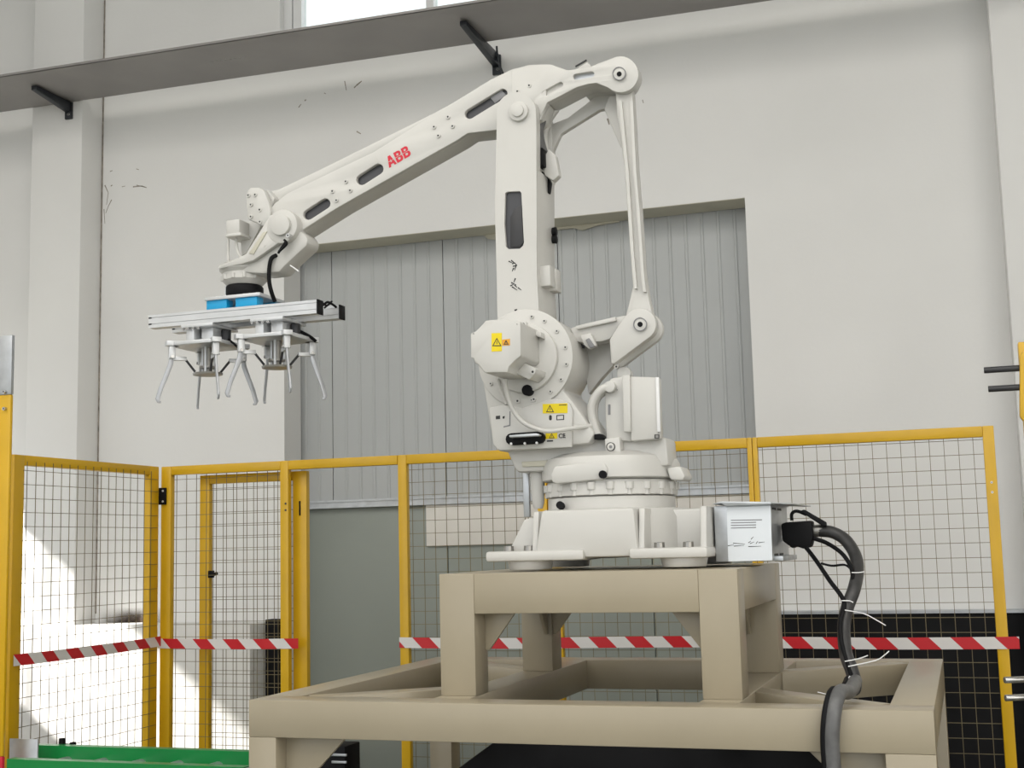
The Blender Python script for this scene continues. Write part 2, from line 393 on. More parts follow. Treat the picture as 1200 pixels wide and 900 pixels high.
def bracket(x, ywall, zb, label):
    z = tz(x) - .004; t = thing('wall_bracket', label, 'bracket', (x, ywall, z))
    bm = bmesh.new()
    P = [(7.36, z), (7.36, z - .03), (ywall - .02, zb + .05), (ywall - .02, z)]
    A = [bm.verts.new((x - .022, y, q)) for y, q in P]; B = [bm.verts.new((x + .022, y, q)) for y, q in P]
    bm.faces.new(A); bm.faces.new(B[::-1])
    for i in range(4): bm.faces.new((A[i], A[(i+1) % 4], B[(i+1) % 4], B[i]))
    obj('arm', bm, 'bracket', t, .003)
    mkbox('wall_plate', x - .03, x + .03, ywall - .02, ywall - .001, zb, z + .0, 'bracket', t, .003)
    bolt(t, (x + .012, ywall - .02, zb + .03), 'y', .011, .012, 'steel', 'ink')
    return t
bracket(at(80, 128, 7.74).x, 7.758, at(82, 139, 7.74).z, 'dark steel bracket carrying the cable tray at the left column')
t = bracket(at(577, 70, 7.9).x, 7.998, at(577, 88, 7.98).z, 'dark steel bracket under the cable tray above the robot elbow')
xk = at(577, 70, 7.9).x
mktube('tie_cable', [(xk + .02, 7.9, tz(xk) - .02), (xk + .045, 7.93, tz(xk) - .12), (xk + .075, 7.96, tz(xk) - .2)], .008, 'bracket', t)
mktube('threaded_rod', [(xk + .05, 7.85, tz(xk) + .0), (xk + .055, 7.85, tz(xk) - .11)], .007, 'bracket', t, k=0)
mkcyl('cable_end', (xk + .075, 7.95, tz(xk) - .205), (xk + .075, 7.985, tz(xk) - .215), .016, 'black', t)

# ------------------------------------------------------------------ yellow mesh fence
def wires(bm, along, c, a0, a1, z0, z1, pa=.0645, pz=.0675, r=.0019, off=0.0, zoff=0.0):
    """welded wire grid in the plane x=c (along 'y') or y=c (along 'x')"""
    def bar(p, q):
        cyl(bm, p, q, r, None, 4)
    u = a0 + off
    while u < a1:
        bar((u, c, z0), (u, c, z1)) if along == 'x' else bar((c, u, z0), (c, u, z1)); u += pa
    z = z1 - zoff
    while z > z0:
        d = .0035
        bar((a0, c + d, z), (a1, c + d, z)) if along == 'x' else bar((c + d, a0, z), (c + d, a1, z)); z -= pz
def stuffmesh(parent, fn, m='wire'):
    bm = bmesh.new(); fn(bm); o = obj('wire_mesh', bm, m, parent, smooth=False); o['kind'] = 'stuff'; return o
FY, TOP, PW = 6.4, 2.0, .05
def panel_x(label, xa, xb, y=FY, z1=TOP, wl=PW, wr=PW, off=.03, zoff=.045, mesh=True, pz=.0675):
    t = thing('fence_panel', label, 'fence panel', ((xa + xb) / 2, y, 0), 'yellow mesh fence panels')
    mkbox('post', xa, xa + wl, y - .02, y + .02, 0, z1, 'yellow', t, .004)
    mkbox('post', xb - wr, xb, y - .02, y + .02, 0, z1, 'yellow', t, .004)
    mkbox('top_rail', xa + wl, xb - wr, y - .02, y + .02, z1 - PW, z1, 'yellow', t, .004)
    mkbox('bottom_rail', xa + wl, xb - wr, y - .02, y + .02, .12, .12 + PW, 'yellow', t, .004)
    if mesh: stuffmesh(t, lambda bm: wires(bm, 'x', y + .008, xa + wl - .01, xb - wr + .01, .15, z1 - PW + .02, off=off, zoff=zoff, pz=pz))
    return t
gateB = panel_x('yellow fence panel with wire mesh beside the left corner, hinged to the side panel', -4.29, -3.482, wl=.065)
gateC = panel_x('shorter yellow gate leaf standing behind the hinged corner panel, left of the doorway gap', -4.085, -3.41, y=6.475, z1=1.945, wl=.062, wr=.085, off=.02)
mkbox('lock_slot', -3.455, -3.445, 6.4515, 6.456, 1.70, 1.78, 'black', gateC, .002)
for z in (1.73, 1.765): bolt(gateB, (-3.497, FY - .02, z), 'y', .006, .003, 'dark')
mkbox('latch', -4.02, -3.985, 6.438, 6.454, 1.37, 1.41, 'black', gateC, .004)
mkcyl('latch_knob', (-3.985, 6.43, 1.385), (-3.955, 6.43, 1.395), .009, 'black', gateC)
hd = thing('overhead_rail', 'yellow overhead rail bridging the open walkway gap in the fence', 'fence rail', (-3.155, FY, TOP))
mkbox('rail', -3.482, -2.83, FY - .02, FY + .02, TOP - PW, TOP, 'yellow', hd, .004)
pE = panel_x('yellow mesh fence panel right of the walkway gap, left of the robot base', -2.828, -2.003, zoff=.05)
pF = panel_x('yellow mesh fence panel behind the robot and its pedestal', -1.998, -0.952, wl=.06, wr=.024, zoff=.045)
pG = panel_x('yellow mesh fence panel at the far right end behind the cable hose', -0.95, 0.155, wl=.024, wr=.05, zoff=.03)
for z in (1.74, 1.695): bolt(pG, (.13, FY - .02, z), 'y', .006, .002, 'white')
# side panel towards the camera
SX = -4.31
Y0, Y1 = 5.16, 6.36
pA = thing('fence_panel', 'yellow mesh side panel running from the left edge back to the corner hinge', 'fence panel', (SX, (Y0 + Y1) / 2, 0), 'yellow mesh fence panels')
mkbox('post', SX - .02, SX + .02, Y0, Y0 + .075, 0, TOP, 'yellow', pA, .004)
mkbox('post', SX - .02, SX + .02, Y1 - .085, Y1, 0, TOP, 'yellow', pA, .004)
mkbox('top_rail', SX - .02, SX + .02, Y0 + .075, Y1 - .085, TOP - PW, TOP, 'yellow', pA, .004)
mkbox('bottom_rail', SX - .02, SX + .02, Y0 + .075, Y1 - .085, .12, .17, 'yellow', pA, .004)
stuffmesh(pA, lambda bm: wires(bm, 'y', SX + .022, Y0 + .06, Y1 - .02, .15, TOP - PW + .02, off=.03, zoff=.045))
hg = tag(mkbox('hinge', -4.345, -4.25, 6.366, 6.378, 1.785, 1.88, 'black', bevel=.003), 'black hinge plate joining the two fence panels at the corner', 'hinge')
for x in (-4.325, -4.268):
    for z in (1.803, 1.862): bolt(hg, (x, 6.366, z), 'y', .006, .003, 'white', 'ink_grey')
# red and white barrier tape
def tape(label, pts, m):
    bm = bmesh.new(); lo = []; hi = []
    nrm = Vector((-1, 0, 0)) if m == 'tape_y' else Vector((0, 1, 0))
    for p, s in pts:
        lo.append(bm.verts.new(Vector(p) + Vector((0, 0, -.027)))); hi.append(bm.verts.new(Vector(p) + Vector((0, 0, .027))))
    for i in range(len(lo) - 1): bm.faces.new((lo[i], lo[i+1], hi[i+1], hi[i]))
    r = bmesh.ops.extrude_face_region(bm, geom=bm.faces[:]); bmesh.ops.translate(bm, verts=[v for v in r['geom'] if isinstance(v, bmesh.types.BMVert)], vec=nrm * .0012)
    return tag(obj('barrier_tape', bm, m, smooth=False), label, 'tape', 'red and white barrier tapes')
n = 12
tape('red and white striped tape stretched across the left side panel of the fence', [((SX + .034 + .004 * math.sin(i * 1.3), 5.17 + (6.37 - 5.17) * i / n, 1.027 - .006 * math.sin(math.pi * i / n)), 0) for i in range(n + 1)], 'tape_y')
tape('red and white striped tape across the hinged corner panel and gate', [((-4.3 + .88 * i / n, FY - .024 - .003 * math.sin(i * 1.7), 1.014 - .004 * math.sin(math.pi * i / n)), 0) for i in range(n + 1)], 'tape_x')
tape('red and white striped tape along the fence behind the beige pedestal', [((-2.83 + 3.03 * i / 30, FY - .024 - .003 * math.sin(i * 1.1), 1.019 - .004 * math.sin(math.pi * i / 10)), 0) for i in range(31)], 'tape_x')

# ------------------------------------------------------------------ near post at the left edge
xp = at(8.5, 640, 5.0).x
lp = thing('guard_post', 'thick yellow post with bare steel top and red foot at the left edge', 'post', (xp - .05, 5.05, 0))
zt, zs, zr = at(6, 393, 5.0).z, at(6, 470, 5.0).z, at(6, 887, 5.0).z
mkbox('post_body', xp - .11, xp, 5.0, 5.02, zr, zs + .03, 'yellow', lp, .006)
mkbox('steel_plate', xp - .11, xp, 5.0, 5.02, zs + .03, zt, 'galv', lp, .003)
mkbox('red_foot', xp - .11, xp, 5.0, 5.02, 0, zr, 'red', lp, .006)
for y in (459, 479): 
    c = at(5, y, 4.99); bolt(lp, (c.x, 5.0, c.z), 'y', .009, .016, 'steel', 'ink')
# ------------------------------------------------------------------ right edge: yellow stop bracket with steel rods
yb = 5.4
rp = thing('stop_bracket', 'yellow bracket with dark steel rods pointing left at the right edge', 'bracket', (at(1206, 600, yb).x, yb, 0))
c0 = at(1196, 470, yb); s = (at(1197, 470, yb) - c0).length
prism('plate', arc(1206, 420, 11, 180, 360, 8) + [(1217, 620), (1206, 640), (1205, 500), (1195, 488)], yb, yb + .05, 'yellow', rp, .006)
p = at(1208, 600, yb)
mkbox('post_body', p.x, p.x + .07, yb + .05, yb + .12, 0, 2.25, 'yellow', rp, .005)
for (xa, y, m) in ((1153, 434, 'dark'), (1158, 456, 'dark'), (1177, 797, 'steel'), (1178, 818, 'steel')):
    a = at(xa, y, yb + .025); b = at(1214, y, yb + .025); 
    mkcyl('rod', a, (b.x, a.y + .05 if y > 600 else a.y, a.z), 4.0 * s, m, rp, .002, 16)
# ------------------------------------------------------------------ green roller conveyor at the lower left
cv = thing('roller_conveyor', 'green roller conveyor rails at the lower left in front of the fence', 'conveyor', (-3.6, 5.0, 0))
zc = .50
yfar = 5.22
def znear(px, py, Y): return at(px, py, Y).z
z1, z0 = znear(150, 876.5, yfar), znear(150, 896, yfar)
xl_ = at(32, 880, yfar).x
for nm, ya, xa in (('side_rail', yfar, xl_), ('side_rail', 4.84, at(8, 892, 4.84).x)):
    bm = bmesh.new(); box(bm, xa, -2.85, ya, ya + .005, z0, z1); box(bm, xa, -2.85, ya + .005, ya + .05, z1 - .005, z1); box(bm, xa, -2.85, ya + .005, ya + .05, z0, z0 + .005)
    obj(nm, bm, 'green', cv, smooth=False)
for i in range(6):
    x = -4.0 + i * .2
    mkcyl('roller', (x, 4.85, z0 - .0), (x, yfar, z0 - .0), .028, 'galv', cv, 0, 12)
for x in (-3.85, -2.95):
    for y in (4.846, yfar + .006): mkbox('leg', x, x + .04, y, y + .04, 0, z0, 'green', cv)
sp = at(10, 868, 5.3)
st = tag(mkbox('sensor_bracket', at(11, 868, 5.10).x, at(44, 868, 5.10).x, 5.10, 5.11, .0, at(30, 866, 5.10).z, 'galv', bevel=.002), 'grey metal plate standing behind the left end of the green conveyor', 'bracket')
sn = thing('small_sensor', 'small black sensor clamp above the green conveyor rail', 'sensor', at(76, 872, 5.3))
c = at(73, 868, 5.3); 
bm = bmesh.new(); box(bm, c.x - .012, c.x + .012, c.y - .012, c.y + .012, 0, c.z + .012); obj('stem', bm, 'black', sn, .003)
mkcyl('clamp_rod', (c.x, c.y, c.z - .02), (c.x + .065, c.y, c.z - .022), .009, 'black', sn, .002, 12)
mkbox('clamp_block', c.x + .05, c.x + .07, c.y - .014, c.y + .014, c.z - .035, c.z - .005, 'black', sn, .003)

# ------------------------------------------------------------------ beige steel pedestal under the robot
pd = thing('steel_pedestal', 'beige painted steel frame carrying the raised stand under the robot', 'steel frame', (-1.235, 4.9, 0))
X0, X1, YA, YB = -2.365, -0.118, 4.05, 5.765
ZT, ZB, BW = 1.0, .876, .13
def member(name, *a, bevel=.003): return mkbox(name, *a, 'beige', pd, bevel)
member('front_beam', X0, X1, YA, YA + BW, ZB, ZT)
member('rear_beam', X0, X1, YB - BW, YB, ZB, ZT)
member('side_beam', X0, X0 + BW, YA + BW, YB - BW, ZB, ZT)
member('side_beam', X1 - BW, X1, YA + BW, YB - BW, ZB, ZT)
PX0, PX1, PY0, PY1, PT, PB = -1.733, -.700, 4.25, 5.26, 1.413, 1.276
LWd = .128
member('cross_beam', PX0, PX0 + LWd, YA + BW, YB - BW, ZB, ZT)
member('cross_beam', PX1 - LWd, PX1, YA + BW, YB - BW, ZB, ZT)
def brace(xa, ya, xb, yb, w=.10):
    a, b = Vector((xa, ya, 0)), Vector((xb, yb, 0)); d = (b - a).normalized(); nr = Vector((-d.y, d.x, 0)) * w / 2
    bm = bmesh.new(); V = []
    for z in (ZB + .002, ZT - .002):
        V += [bm.verts.new((q.x, q.y, z)) for q in (a - nr, b - nr, b + nr, a + nr)]
    for f in ((3,2,1,0),(4,5,6,7),(0,1,5,4),(1,2,6,5),(2,3,7,6),(3,0,4,7)): bm.faces.new([V[i] for i in f])
    obj('diagonal_brace', bm, 'beige', pd, .004)
brace(X0 + .16, YA + .15, PX0 + .03, YA + .55)
brace(X1 - .16, YA + .15, PX1 - .03, YA + .55)
brace(X0 + .16, YB - .15, PX0 + .03, YB - .55)
brace(X1 - .16, YB - .15, PX1 - .03, YB - .55)
for x, wd in ((X0, .105), (X1 - .142, .142)):
    for y in (YA, YB - .11): member('leg', x, x + wd, y, y + .11, 0, ZB)
def gusset(xa, sgn, y0, y1, z, sx=.17, sz=.17, drop=None):
    bm = bmesh.new(); P = [(xa, z), (xa + sgn * sx, z), (xa + sgn * .015, z - sz), (xa, z - sz)]
    if sgn < 0: P = P[::-1]
    ext(bm, [P], y0, y1); obj('gusset', bm, 'beige', pd, .002)
gusset(X0 + .105, 1, YA + .07, YA + .085, ZB, .235, .22)
gusset(X1 - .142, -1, YA + .07, YA + .085, ZB, .235, .22)
# raised stand
for x in (PX0, PX1 - LWd):
    for y in (PY0, PY1 - LWd): member('stand_leg', x, x + LWd, y, y + LWd, ZT, PT)
member('stand_front_beam', PX0 + LWd, PX1 - LWd, PY0, PY0 + LWd, PB, PT, bevel=.003)
member('stand_rear_beam', PX0 + LWd, PX1 - LWd, PY1 - LWd, PY1, PB, PT, bevel=.003)
member('stand_side_beam', PX0, PX0 + LWd, PY0 + LWd, PY1 - LWd, PB, PT)
member('stand_side_beam', PX1 - LWd, PX1, PY0 + LWd, PY1 - LWd, PB, PT)
member('stand_top_plate', PX0 + LWd, PX1 - LWd, PY0 + LWd, PY1 - LWd, PT - .03, PT, bevel=.001)
for y in (PY0 + .10, PY1 - .116):
    gusset(PX0 + LWd, 1, y, y + .014, PB, .115, .13); gusset(PX1 - LWd, -1, y, y + .014, PB, .115, .13)
def ygusset(x, ya, sgn):
    bm = bmesh.new(); P = [(ya, PB), (ya + sgn * .115, PB), (ya + sgn * .015, PB - .13), (ya, PB - .13)]
    yext(bm, [P], x, x + .014); obj('gusset', bm, 'beige', pd, .002)
for x in (PX0 + .10, PX1 - .116): ygusset(x, PY0 + LWd, 1); ygusset(x, PY1 - LWd, -1)
# dark equipment under the frame
db = thing('equipment_cabinet', 'black hooded equipment cabinet standing under the beige steel frame', 'cabinet', (-1.1, 4.75, 0))
bm = bmesh.new()
ext(bm, [[(-1.85, 0), (-.35, 0), (-.35, .80), (-.45, .845), (-1.58, .845), (-1.85, .66)]], 4.45, 5.2); obj('cabinet_body', bm, 'black', db, .01)
for i in range(5): mkbox('vent_slat', -1.4 + i * .18, -1.27 + i * .18, 4.441, 4.45, .55, .58, 'dark', db, .002)
mb = thing('control_box', 'small black control box with steel trim behind the left gusset', 'control box', at(392, 900, 5.2))
c = at(392, 880, 5.2); mkbox('box_body', c.x - .09, c.x + .05, 5.2, 5.35, 0, c.z + .02, 'black', mb, .006)
for dz in (-.015, -.045): mkbox('trim_strip', c.x - .01, c.x + .06, 5.19, 5.2, c.z + dz - .005, c.z + dz + .005, 'galv', mb, .001)

# ------------------------------------------------------------------ the robot
RX, RY, RB = -1.234, 4.735, 1.4455             # axis 1 and the underside of the base
rb = thing('palletizing_robot', 'white four-axis palletizing robot arm bolted onto the beige pedestal', 'robot', (RX, RY, RB))
# base: plus-shaped casting, corner feet, washers, bolts
BX0, BX1, BY0, BY1 = -1.605, -.815, 4.37, 5.10
zt = 1.625
bm = bmesh.new()
ax0, ax1 = -1.43, -1.055
ext(bm, [[(ax0, RB + .012), (ax1, RB + .012), (ax1 - .012, zt), (ax0 + .03, zt)]], BY0 + .02, BY1 - .02)
ext(bm, [[(BX0 + .03, RB + .02), (BX1, RB + .02), (BX1, zt - .004), (BX0 + .11, zt - .004)]], RY - .13, RY + .13)
base = obj('base_casting', bm, 'robot', rb, .012)
mklathe('base_drum', RX, RY, [(.30, RB + .02), (.30, zt - .03), (.285, zt), (.245, zt + .004)], 'robot', rb, 48)
for sx in (0, 1):
    for sy in (0, 1):
        xa, xb_ = (BX0, BX0 + .36) if sx == 0 else (BX1 - .27, BX1)
        ya, yb_ = (BY0, BY0 + .24) if sy == 0 else (BY1 - .24, BY1)
        ft = mkbox('foot_plate', xa, xb_, ya, yb_, RB + .004, RB + .04, 'robot', rb, .010)
        cx = xa + .115 if sx == 0 else xb_ - .12
        mkcyl('levelling_washer', (cx + .02, ya + .1, RB - .027), (cx + .02, ya + .1, RB + .006), .075, 'robot', ft, .004, 28, .082)
        for k in (0, 1): bolt(ft, (cx - .045 + k * .075 if sx == 0 else cx - .055 + k * .1, ya + .055, RB + .04), 'z', .019, .018, 'alu_dark', 'ink')
# gusset webs of the base
for x, lean in ((ax0 - .012, .04), (ax1 - .004, -.0), (BX1 - .03, 0)):
    bm = bmesh.new(); yext(bm, [[(BY0 + .03, RB + .03), (RY, RB + .03), (RY, zt - .002), (BY0 + .06, zt - .002)]], x, x + .022); obj('base_web', bm, 'robot', rb, .006)
prism('base_web', [(594, 650), (614, 609), (622, 607), (640, 607), (640, 650)], 4.46, 4.49, 'robot', rb, .006)
# gearbox ring with screws
mklathe('gearbox_drum', RX, RY, [(.236, zt), (.236, zt + .045), (.23, zt + .048)], 'robot', rb, 48)
ring = mklathe('gearbox_flange', RX, RY, [(.236, zt + .05), (.243, zt + .053), (.243, zt + .085), (.236, zt + .105), (.22, zt + .108)], 'robot', rb, 48)
for i in range(22):
    a = 2 * math.pi * i / 22 + .1
    c = Vector((RX + .236 * math.cos(a), RY + .236 * math.sin(a), zt + .063))
    bm = bmesh.new(); cyl(bm, (0, 0, -.012), (0, 0, .008), .011, None, 10); cyl(bm, (0, 0, .008), (0, 0, .034), .017, None, 10)
    o = obj('screw', bm, 'robot', ring); o.location = c
mklathe('turntable', RX, RY, [(.235, zt + .108), (.256, zt + .114), (.258, zt + .165), (.245, zt + .19), (.19, zt + .21)], 'robot', rb, 48)
# lug with black plug, right lug, hanging hydraulic tube
lg = prism('turntable_lug', [(645, 556), (649, 546), (700, 540), (709, 542), (712, 549), (711, 558), (704, 562), (652, 567), (646, 565)], 4.475, 4.64, 'robot', rb, .010)
ycyl('plug', 706, 556, 4.468, 4.48, 4.6, 'black', lg)
prism('turntable_lug', [(781, 548), (797, 546), (803, 558), (800, 563), (785, 562)], 4.62, 4.76, 'robot', rb, .008)
c = at(630, 560, 4.66)
mklathe('oil_cylinder', c.x, c.y, [(.016, at(630, 596, 4.66).z), (.022, at(630, 590, 4.66).z), (.026, at(630, 575, 4.66).z), (.027, at(630, 548, 4.66).z)], 'robot', rb, 20)
c = at(616, 560, 4.70)
mkbox('guard_strip', c.x - .012, c.x + .012, c.y, c.y + .02, at(616, 606, 4.7).z, at(616, 548, 4.7).z, 'galv', rb, .003)
c = at(656, 593, 4.5); mkcyl('plug', (c.x, 4.52, c.z), (c.x, 4.50, c.z + .004), .014, 'black', rb)
# swivel frame under the shoulder
prism('swivel_frame', [(590, 520), (672, 516), (708, 512), (781, 512), (784, 546), (712, 549), (650, 552), (606, 554), (602, 548)], 4.60, 4.76, 'robot', rb, .014)
prism('frame_pocket', [(611, 541), (650, 539), (650, 546), (612, 547)], 4.592, 4.602, 'soffit', rb, .002)
# shoulder housing
zA = at(615, 420, 4.545)
sh = prism('shoulder_housing', [arc(615, 420, 57, -150, 40, 22) + [(671, 470), (697, 508), (690, 520), (584, 529), (577, 520), (566, 452), (561, 430), (563, 400)]][0], 4.545, 4.79, 'robot', rb, .012)
sr = ycyl('shoulder_ring', 615, 420, 4.532, 4.545, 55.5, 'robot', rb, .004, 48)
for k, a in enumerate((-80, -62, -40, -15, 8, 30, 52, 80, 100, 143)):
    ybolt(sr, 615 + 49.5 * math.cos(math.radians(a)), 420 + 49.5 * math.sin(math.radians(a)), 4.532, 2.6)
ycyl('shoulder_hub', 613, 419, 4.51, 4.535, 39, 'robot', rb, .006, 48)
ybolt(rb, 615.5, 381, 4.52, 4.2, .02)
# shoulder motor with octagonal cover
octo = [(568, 375.5), (591, 373.5), (610, 377), (610.5, 417), (605, 421), (596, 430), (595, 436.5), (568, 437), (561, 428), (556, 425), (555, 420.5), (551.5, 419.5), (551, 390.5), (557.5, 388), (567, 378)]
mc = prism('motor_cover', octo, 4.30, 4.515, 'robot', rb, .006)
for x, y in ((555, 391), (606, 380)): ybolt(mc, x, y, 4.30, 1.1, .001)
st1 = prism('warning_sticker', [(576, 390.5), (588, 390), (588, 411.5), (576, 412)], 4.2985, 4.3002, 'sticker', mc)
st2 = prism('warning_sticker', [(588.5, 398), (597.5, 397), (597.5, 404.5), (588.5, 405)], 4.2985, 4.3002, 'sticker_orange', mc)
def tri(parent, cx, cy, r, Y, th):
    o = [(cx, cy - r), (cx + r * .95, cy + r * .72), (cx - r * .95, cy + r * .72)]; k = 1 - th
    i = [(cx + (x - cx) * k, cy + r * .1 + (y - cy - r * .1) * k) for x, y in o]
    prism('warning_triangle', [o, i], Y - .0006, Y, 'ink', parent)
    prism('warning_mark', [(cx - r*.08, cy - r*.3), (cx + r*.08, cy - r*.3), (cx + r*.05, cy + r*.35), (cx - r*.05, cy + r*.35)], Y - .0006, Y, 'ink', parent)
tri(st1, 582.2, 401.5, 5.8, 4.2985, .30); tri(st2, 593, 401.5, 3.2, 4.2985, .45)
# clevis under the motor
cb = prism('motor_clamp', [(606, 421), (629, 432), (628, 438), (620, 445), (597, 434), (598, 430)], 4.40, 4.52, 'robot', rb, .004)
for x, y in ((601, 433), (625, 436)): ybolt(cb, x, y, 4.40, 3.6, .008)
ycyl('knob', 617, 457, 4.50, 4.535, 6, 'black', rb, .003)
prism('connector_block', [(615, 384), (634, 389), (635, 396), (629, 394), (616, 388)], 4.47, 4.52, 'robot', rb, .003)
for x, y in ((612, 389), (622, 389)): ybolt(rb, x, y, 4.505, 1.8, .004, 'ink')
# cover plate with stickers
cp = prism('cover_plate', [(573, 478), (578, 521), (585, 528), (670, 524), (671, 480), (667, 472), (652, 466), (640, 469), (612, 478), (590, 474)], 4.53, 4.547, 'robot', rb, .004)
st3 = prism('warning_sticker', [(636, 473.5), (665, 472.5), (665, 484), (636, 484.5)], 4.5285, 4.5302, 'sticker', cp); tri(st3, 644.5, 479.5, 5, 4.5285, .30)
st4 = prism('warning_sticker', [(639.5, 507), (653, 506.5), (653, 514), (639.5, 514.5)], 4.5285, 4.5302, 'sticker', cp); tri(st4, 646.5, 511, 3.6, 4.5285, .35)
text('conformity_mark', 'CE', at(658.5, 511, 4.528), .022, 0, 'ink', cp, 4.5288, .0004)
prism('manual_symbol', [[(652, 486.5), (661, 486), (661, 492), (652, 492.5)], [(653, 487.5), (660, 487), (660, 491), (653, 491.5)]], 4.5292, 4.5302, 'ink', cp)
prism('printed_line', [(655, 474.3), (664, 474), (664, 474.9), (655, 475.2)], 4.5279, 4.5286, 'ink', st3)
prism('lock_symbol', slot(645, 488, 645, 491, 1.6), 4.5292, 4.5302, 'ink', cp)
prism('printed_line', [(641, 516), (648, 515.7), (648, 517.4), (641, 517.7)], 4.5292, 4.5302, 'ink', cp)
prism('printed_line', [(581, 487.5), (586, 487), (586, 491), (581, 491.5)], 4.5292, 4.5302, 'ink', cp)
prism('printed_line', [(589, 488), (591.5, 487.5), (591, 490.5), (589, 490.5)], 4.5292, 4.5302, 'ink', cp)
prism('cover_edge', [(597, 482), (598.2, 482), (598, 499), (590, 501), (590, 499.6), (596.8, 498)], 4.5292, 4.5302, 'ink_grey', cp)
for x, y in ((582, 526), (591, 473)): ybolt(cp, x, y, 4.53, 1.3, .002)
for x, y, ww in ((607, 470, 3.2), (626, 468, 3)): ybolt(cp, x, y, 4.53, ww, .006)
cn = prism('connector_socket', slot(599, 514.5, 630, 512.5, 7), 4.50, 4.532, 'black', cp, .004)
for x, y in ((599, 520), (615, 519.6), (629, 519)): ybolt(cn, x, y, 4.50, 1.6, .002, 'white', 'white')
prism('connector_handle', [(596, 510), (628, 507.5), (632, 509), (632, 511), (597, 513)], 4.47, 4.50, 'galv', cp, .003)
# beige cable hose over the cover
mktube('hose', [at(592, 444, 4.46), at(594, 460, 4.47), at(601, 480, 4.48), at(615, 496, 4.48), at(640, 505, 4.48), at(668, 502, 4.5), at(692, 499, 4.56)], .0085, 'robot', rb, 10)
mktube('hose', [at(583, 444, 4.50), at(589, 462, 4.515), at(593, 474, 4.52)], .006, 'robot', rb, 8)
# lower arm: solid box section, forked head
slot_la = [(592, 226), (595, 224.5), (609, 224), (611, 226), (614, 284), (613, 288), (609, 291.5), (596, 292), (593, 289), (591, 262)]
head = [(582, 150)] + arc(605, 131, 23, 180, 360, 14) + [(628.5, 150)]
la = prism('lower_arm', [head + [(628.5, 195), (629, 320), (632, 376), (583, 376), (582, 320), (580, 250)], slot_la], 4.56, 4.575, 'robot', rb, 0)
prism('lower_arm_body', [(581, 195), (580, 250), (582, 320), (583, 376), (632, 376), (629, 320), (628.5, 195)], 4.575, 4.80, 'robot', la, .012, plane=4.56)
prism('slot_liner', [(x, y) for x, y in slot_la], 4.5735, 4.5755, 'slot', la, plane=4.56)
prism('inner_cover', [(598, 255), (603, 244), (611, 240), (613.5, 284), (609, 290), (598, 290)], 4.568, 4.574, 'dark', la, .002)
head += [(628.5, 198), (581, 198)]
prism('fork_cheek', head, 4.575, 4.612, 'robot', la, .003, plane=4.56)
prism('fork_cheek', head, 4.762, 4.81, 'robot', la, .006, plane=4.56)
ycyl('elbow_cap', 607, 130, 4.545, 4.562, 11, 'robot', la, .003, 32)
ycyl('elbow_cap_centre', 606, 129, 4.535, 4.547, 7, 'robot', la, .003, 28)
ycyl('elbow_pin', 607, 130, 4.60, 4.80, 9, 'robot', la, 0, 24, plane=4.56)
def strokes(parent, lines, Y, wpx=1.0, m='ink'):
    for (xa, ya, xb, yb) in lines:
        d = Vector((xb - xa, yb - ya)).normalized() * wpx / 2
        prism('ink_stroke', [(xa + d.y, ya - d.x), (xb + d.y * .4, yb - d.x * .4), (xb - d.y * .4, yb + d.x * .4), (xa - d.y, ya + d.x)], Y - .0008, Y, m, parent)
strokes(la, [(596, 306, 600, 308), (599, 305, 605, 310), (600, 309, 604, 308), (601, 312, 606, 311), (605, 310, 603, 317), (602, 314, 600, 318)], 4.5598, 1.6)
strokes(la, [(604, 326, 602, 331), (599, 331, 605, 334), (598, 335, 602, 333), (600, 336, 606, 340), (603, 334, 606, 337), (607, 337, 611, 340)], 4.5598, 1.6)
strokes(la, [(603, 364, 606, 362.5)], 4.5598, 2.6)
# clips, boxes and harness on the rear face of the lower arm
xr = at(629, 320, 4.56).x
def rearbox(name, px, py0, py1, d, y0, y1, m, bev_=.004):
    a, b = at(px, py0, (y0 + y1) / 2), at(px, py1, (y0 + y1) / 2)
    return mkbox(name, xr - .006, xr + d, y0, y1, b.z, a.z, m, la, bev_)
rearbox('junction_box', 650, 312, 336, .040, 4.60, 4.66, 'robot')
rearbox('junction_box', 658, 316, 342, .032, 4.71, 4.77, 'robot')
for y in (272, 281):
    c = at(644, y, 4.76); bm = bmesh.new(); cyl(bm, (xr - .01, c.y, c.z), (xr + .022, c.y, c.z), .014, .018, 12); obj('cable_clip', bm, 'black', la, .003)
rearbox('cable_clip', 640, 175, 196, .018, 4.62, 4.68, 'black')
prism('harness_cover', [(638, 205), (634, 190), (643, 174), (651, 182), (655, 205), (648, 212)], 4.66, 4.70, 'robot', la, .005)
prism('harness_cover', [(634, 200), (640, 204), (645, 213), (643, 226), (639, 226)], 4.70, 4.73, 'black', la, .004)
mktube('harness_hose', [at(648, 112, 4.69), at(639, 124, 4.68), at(634, 142, 4.67), at(631, 156, 4.66), at(634, 172, 4.67), at(640, 190, 4.70)], .020, 'hose_grey', la, 12)
mktube('harness_hose', [at(652, 128, 4.74), at(643, 142, 4.73), at(638, 160, 4.73), at(640, 178, 4.73)], .014, 'robot', la, 10)
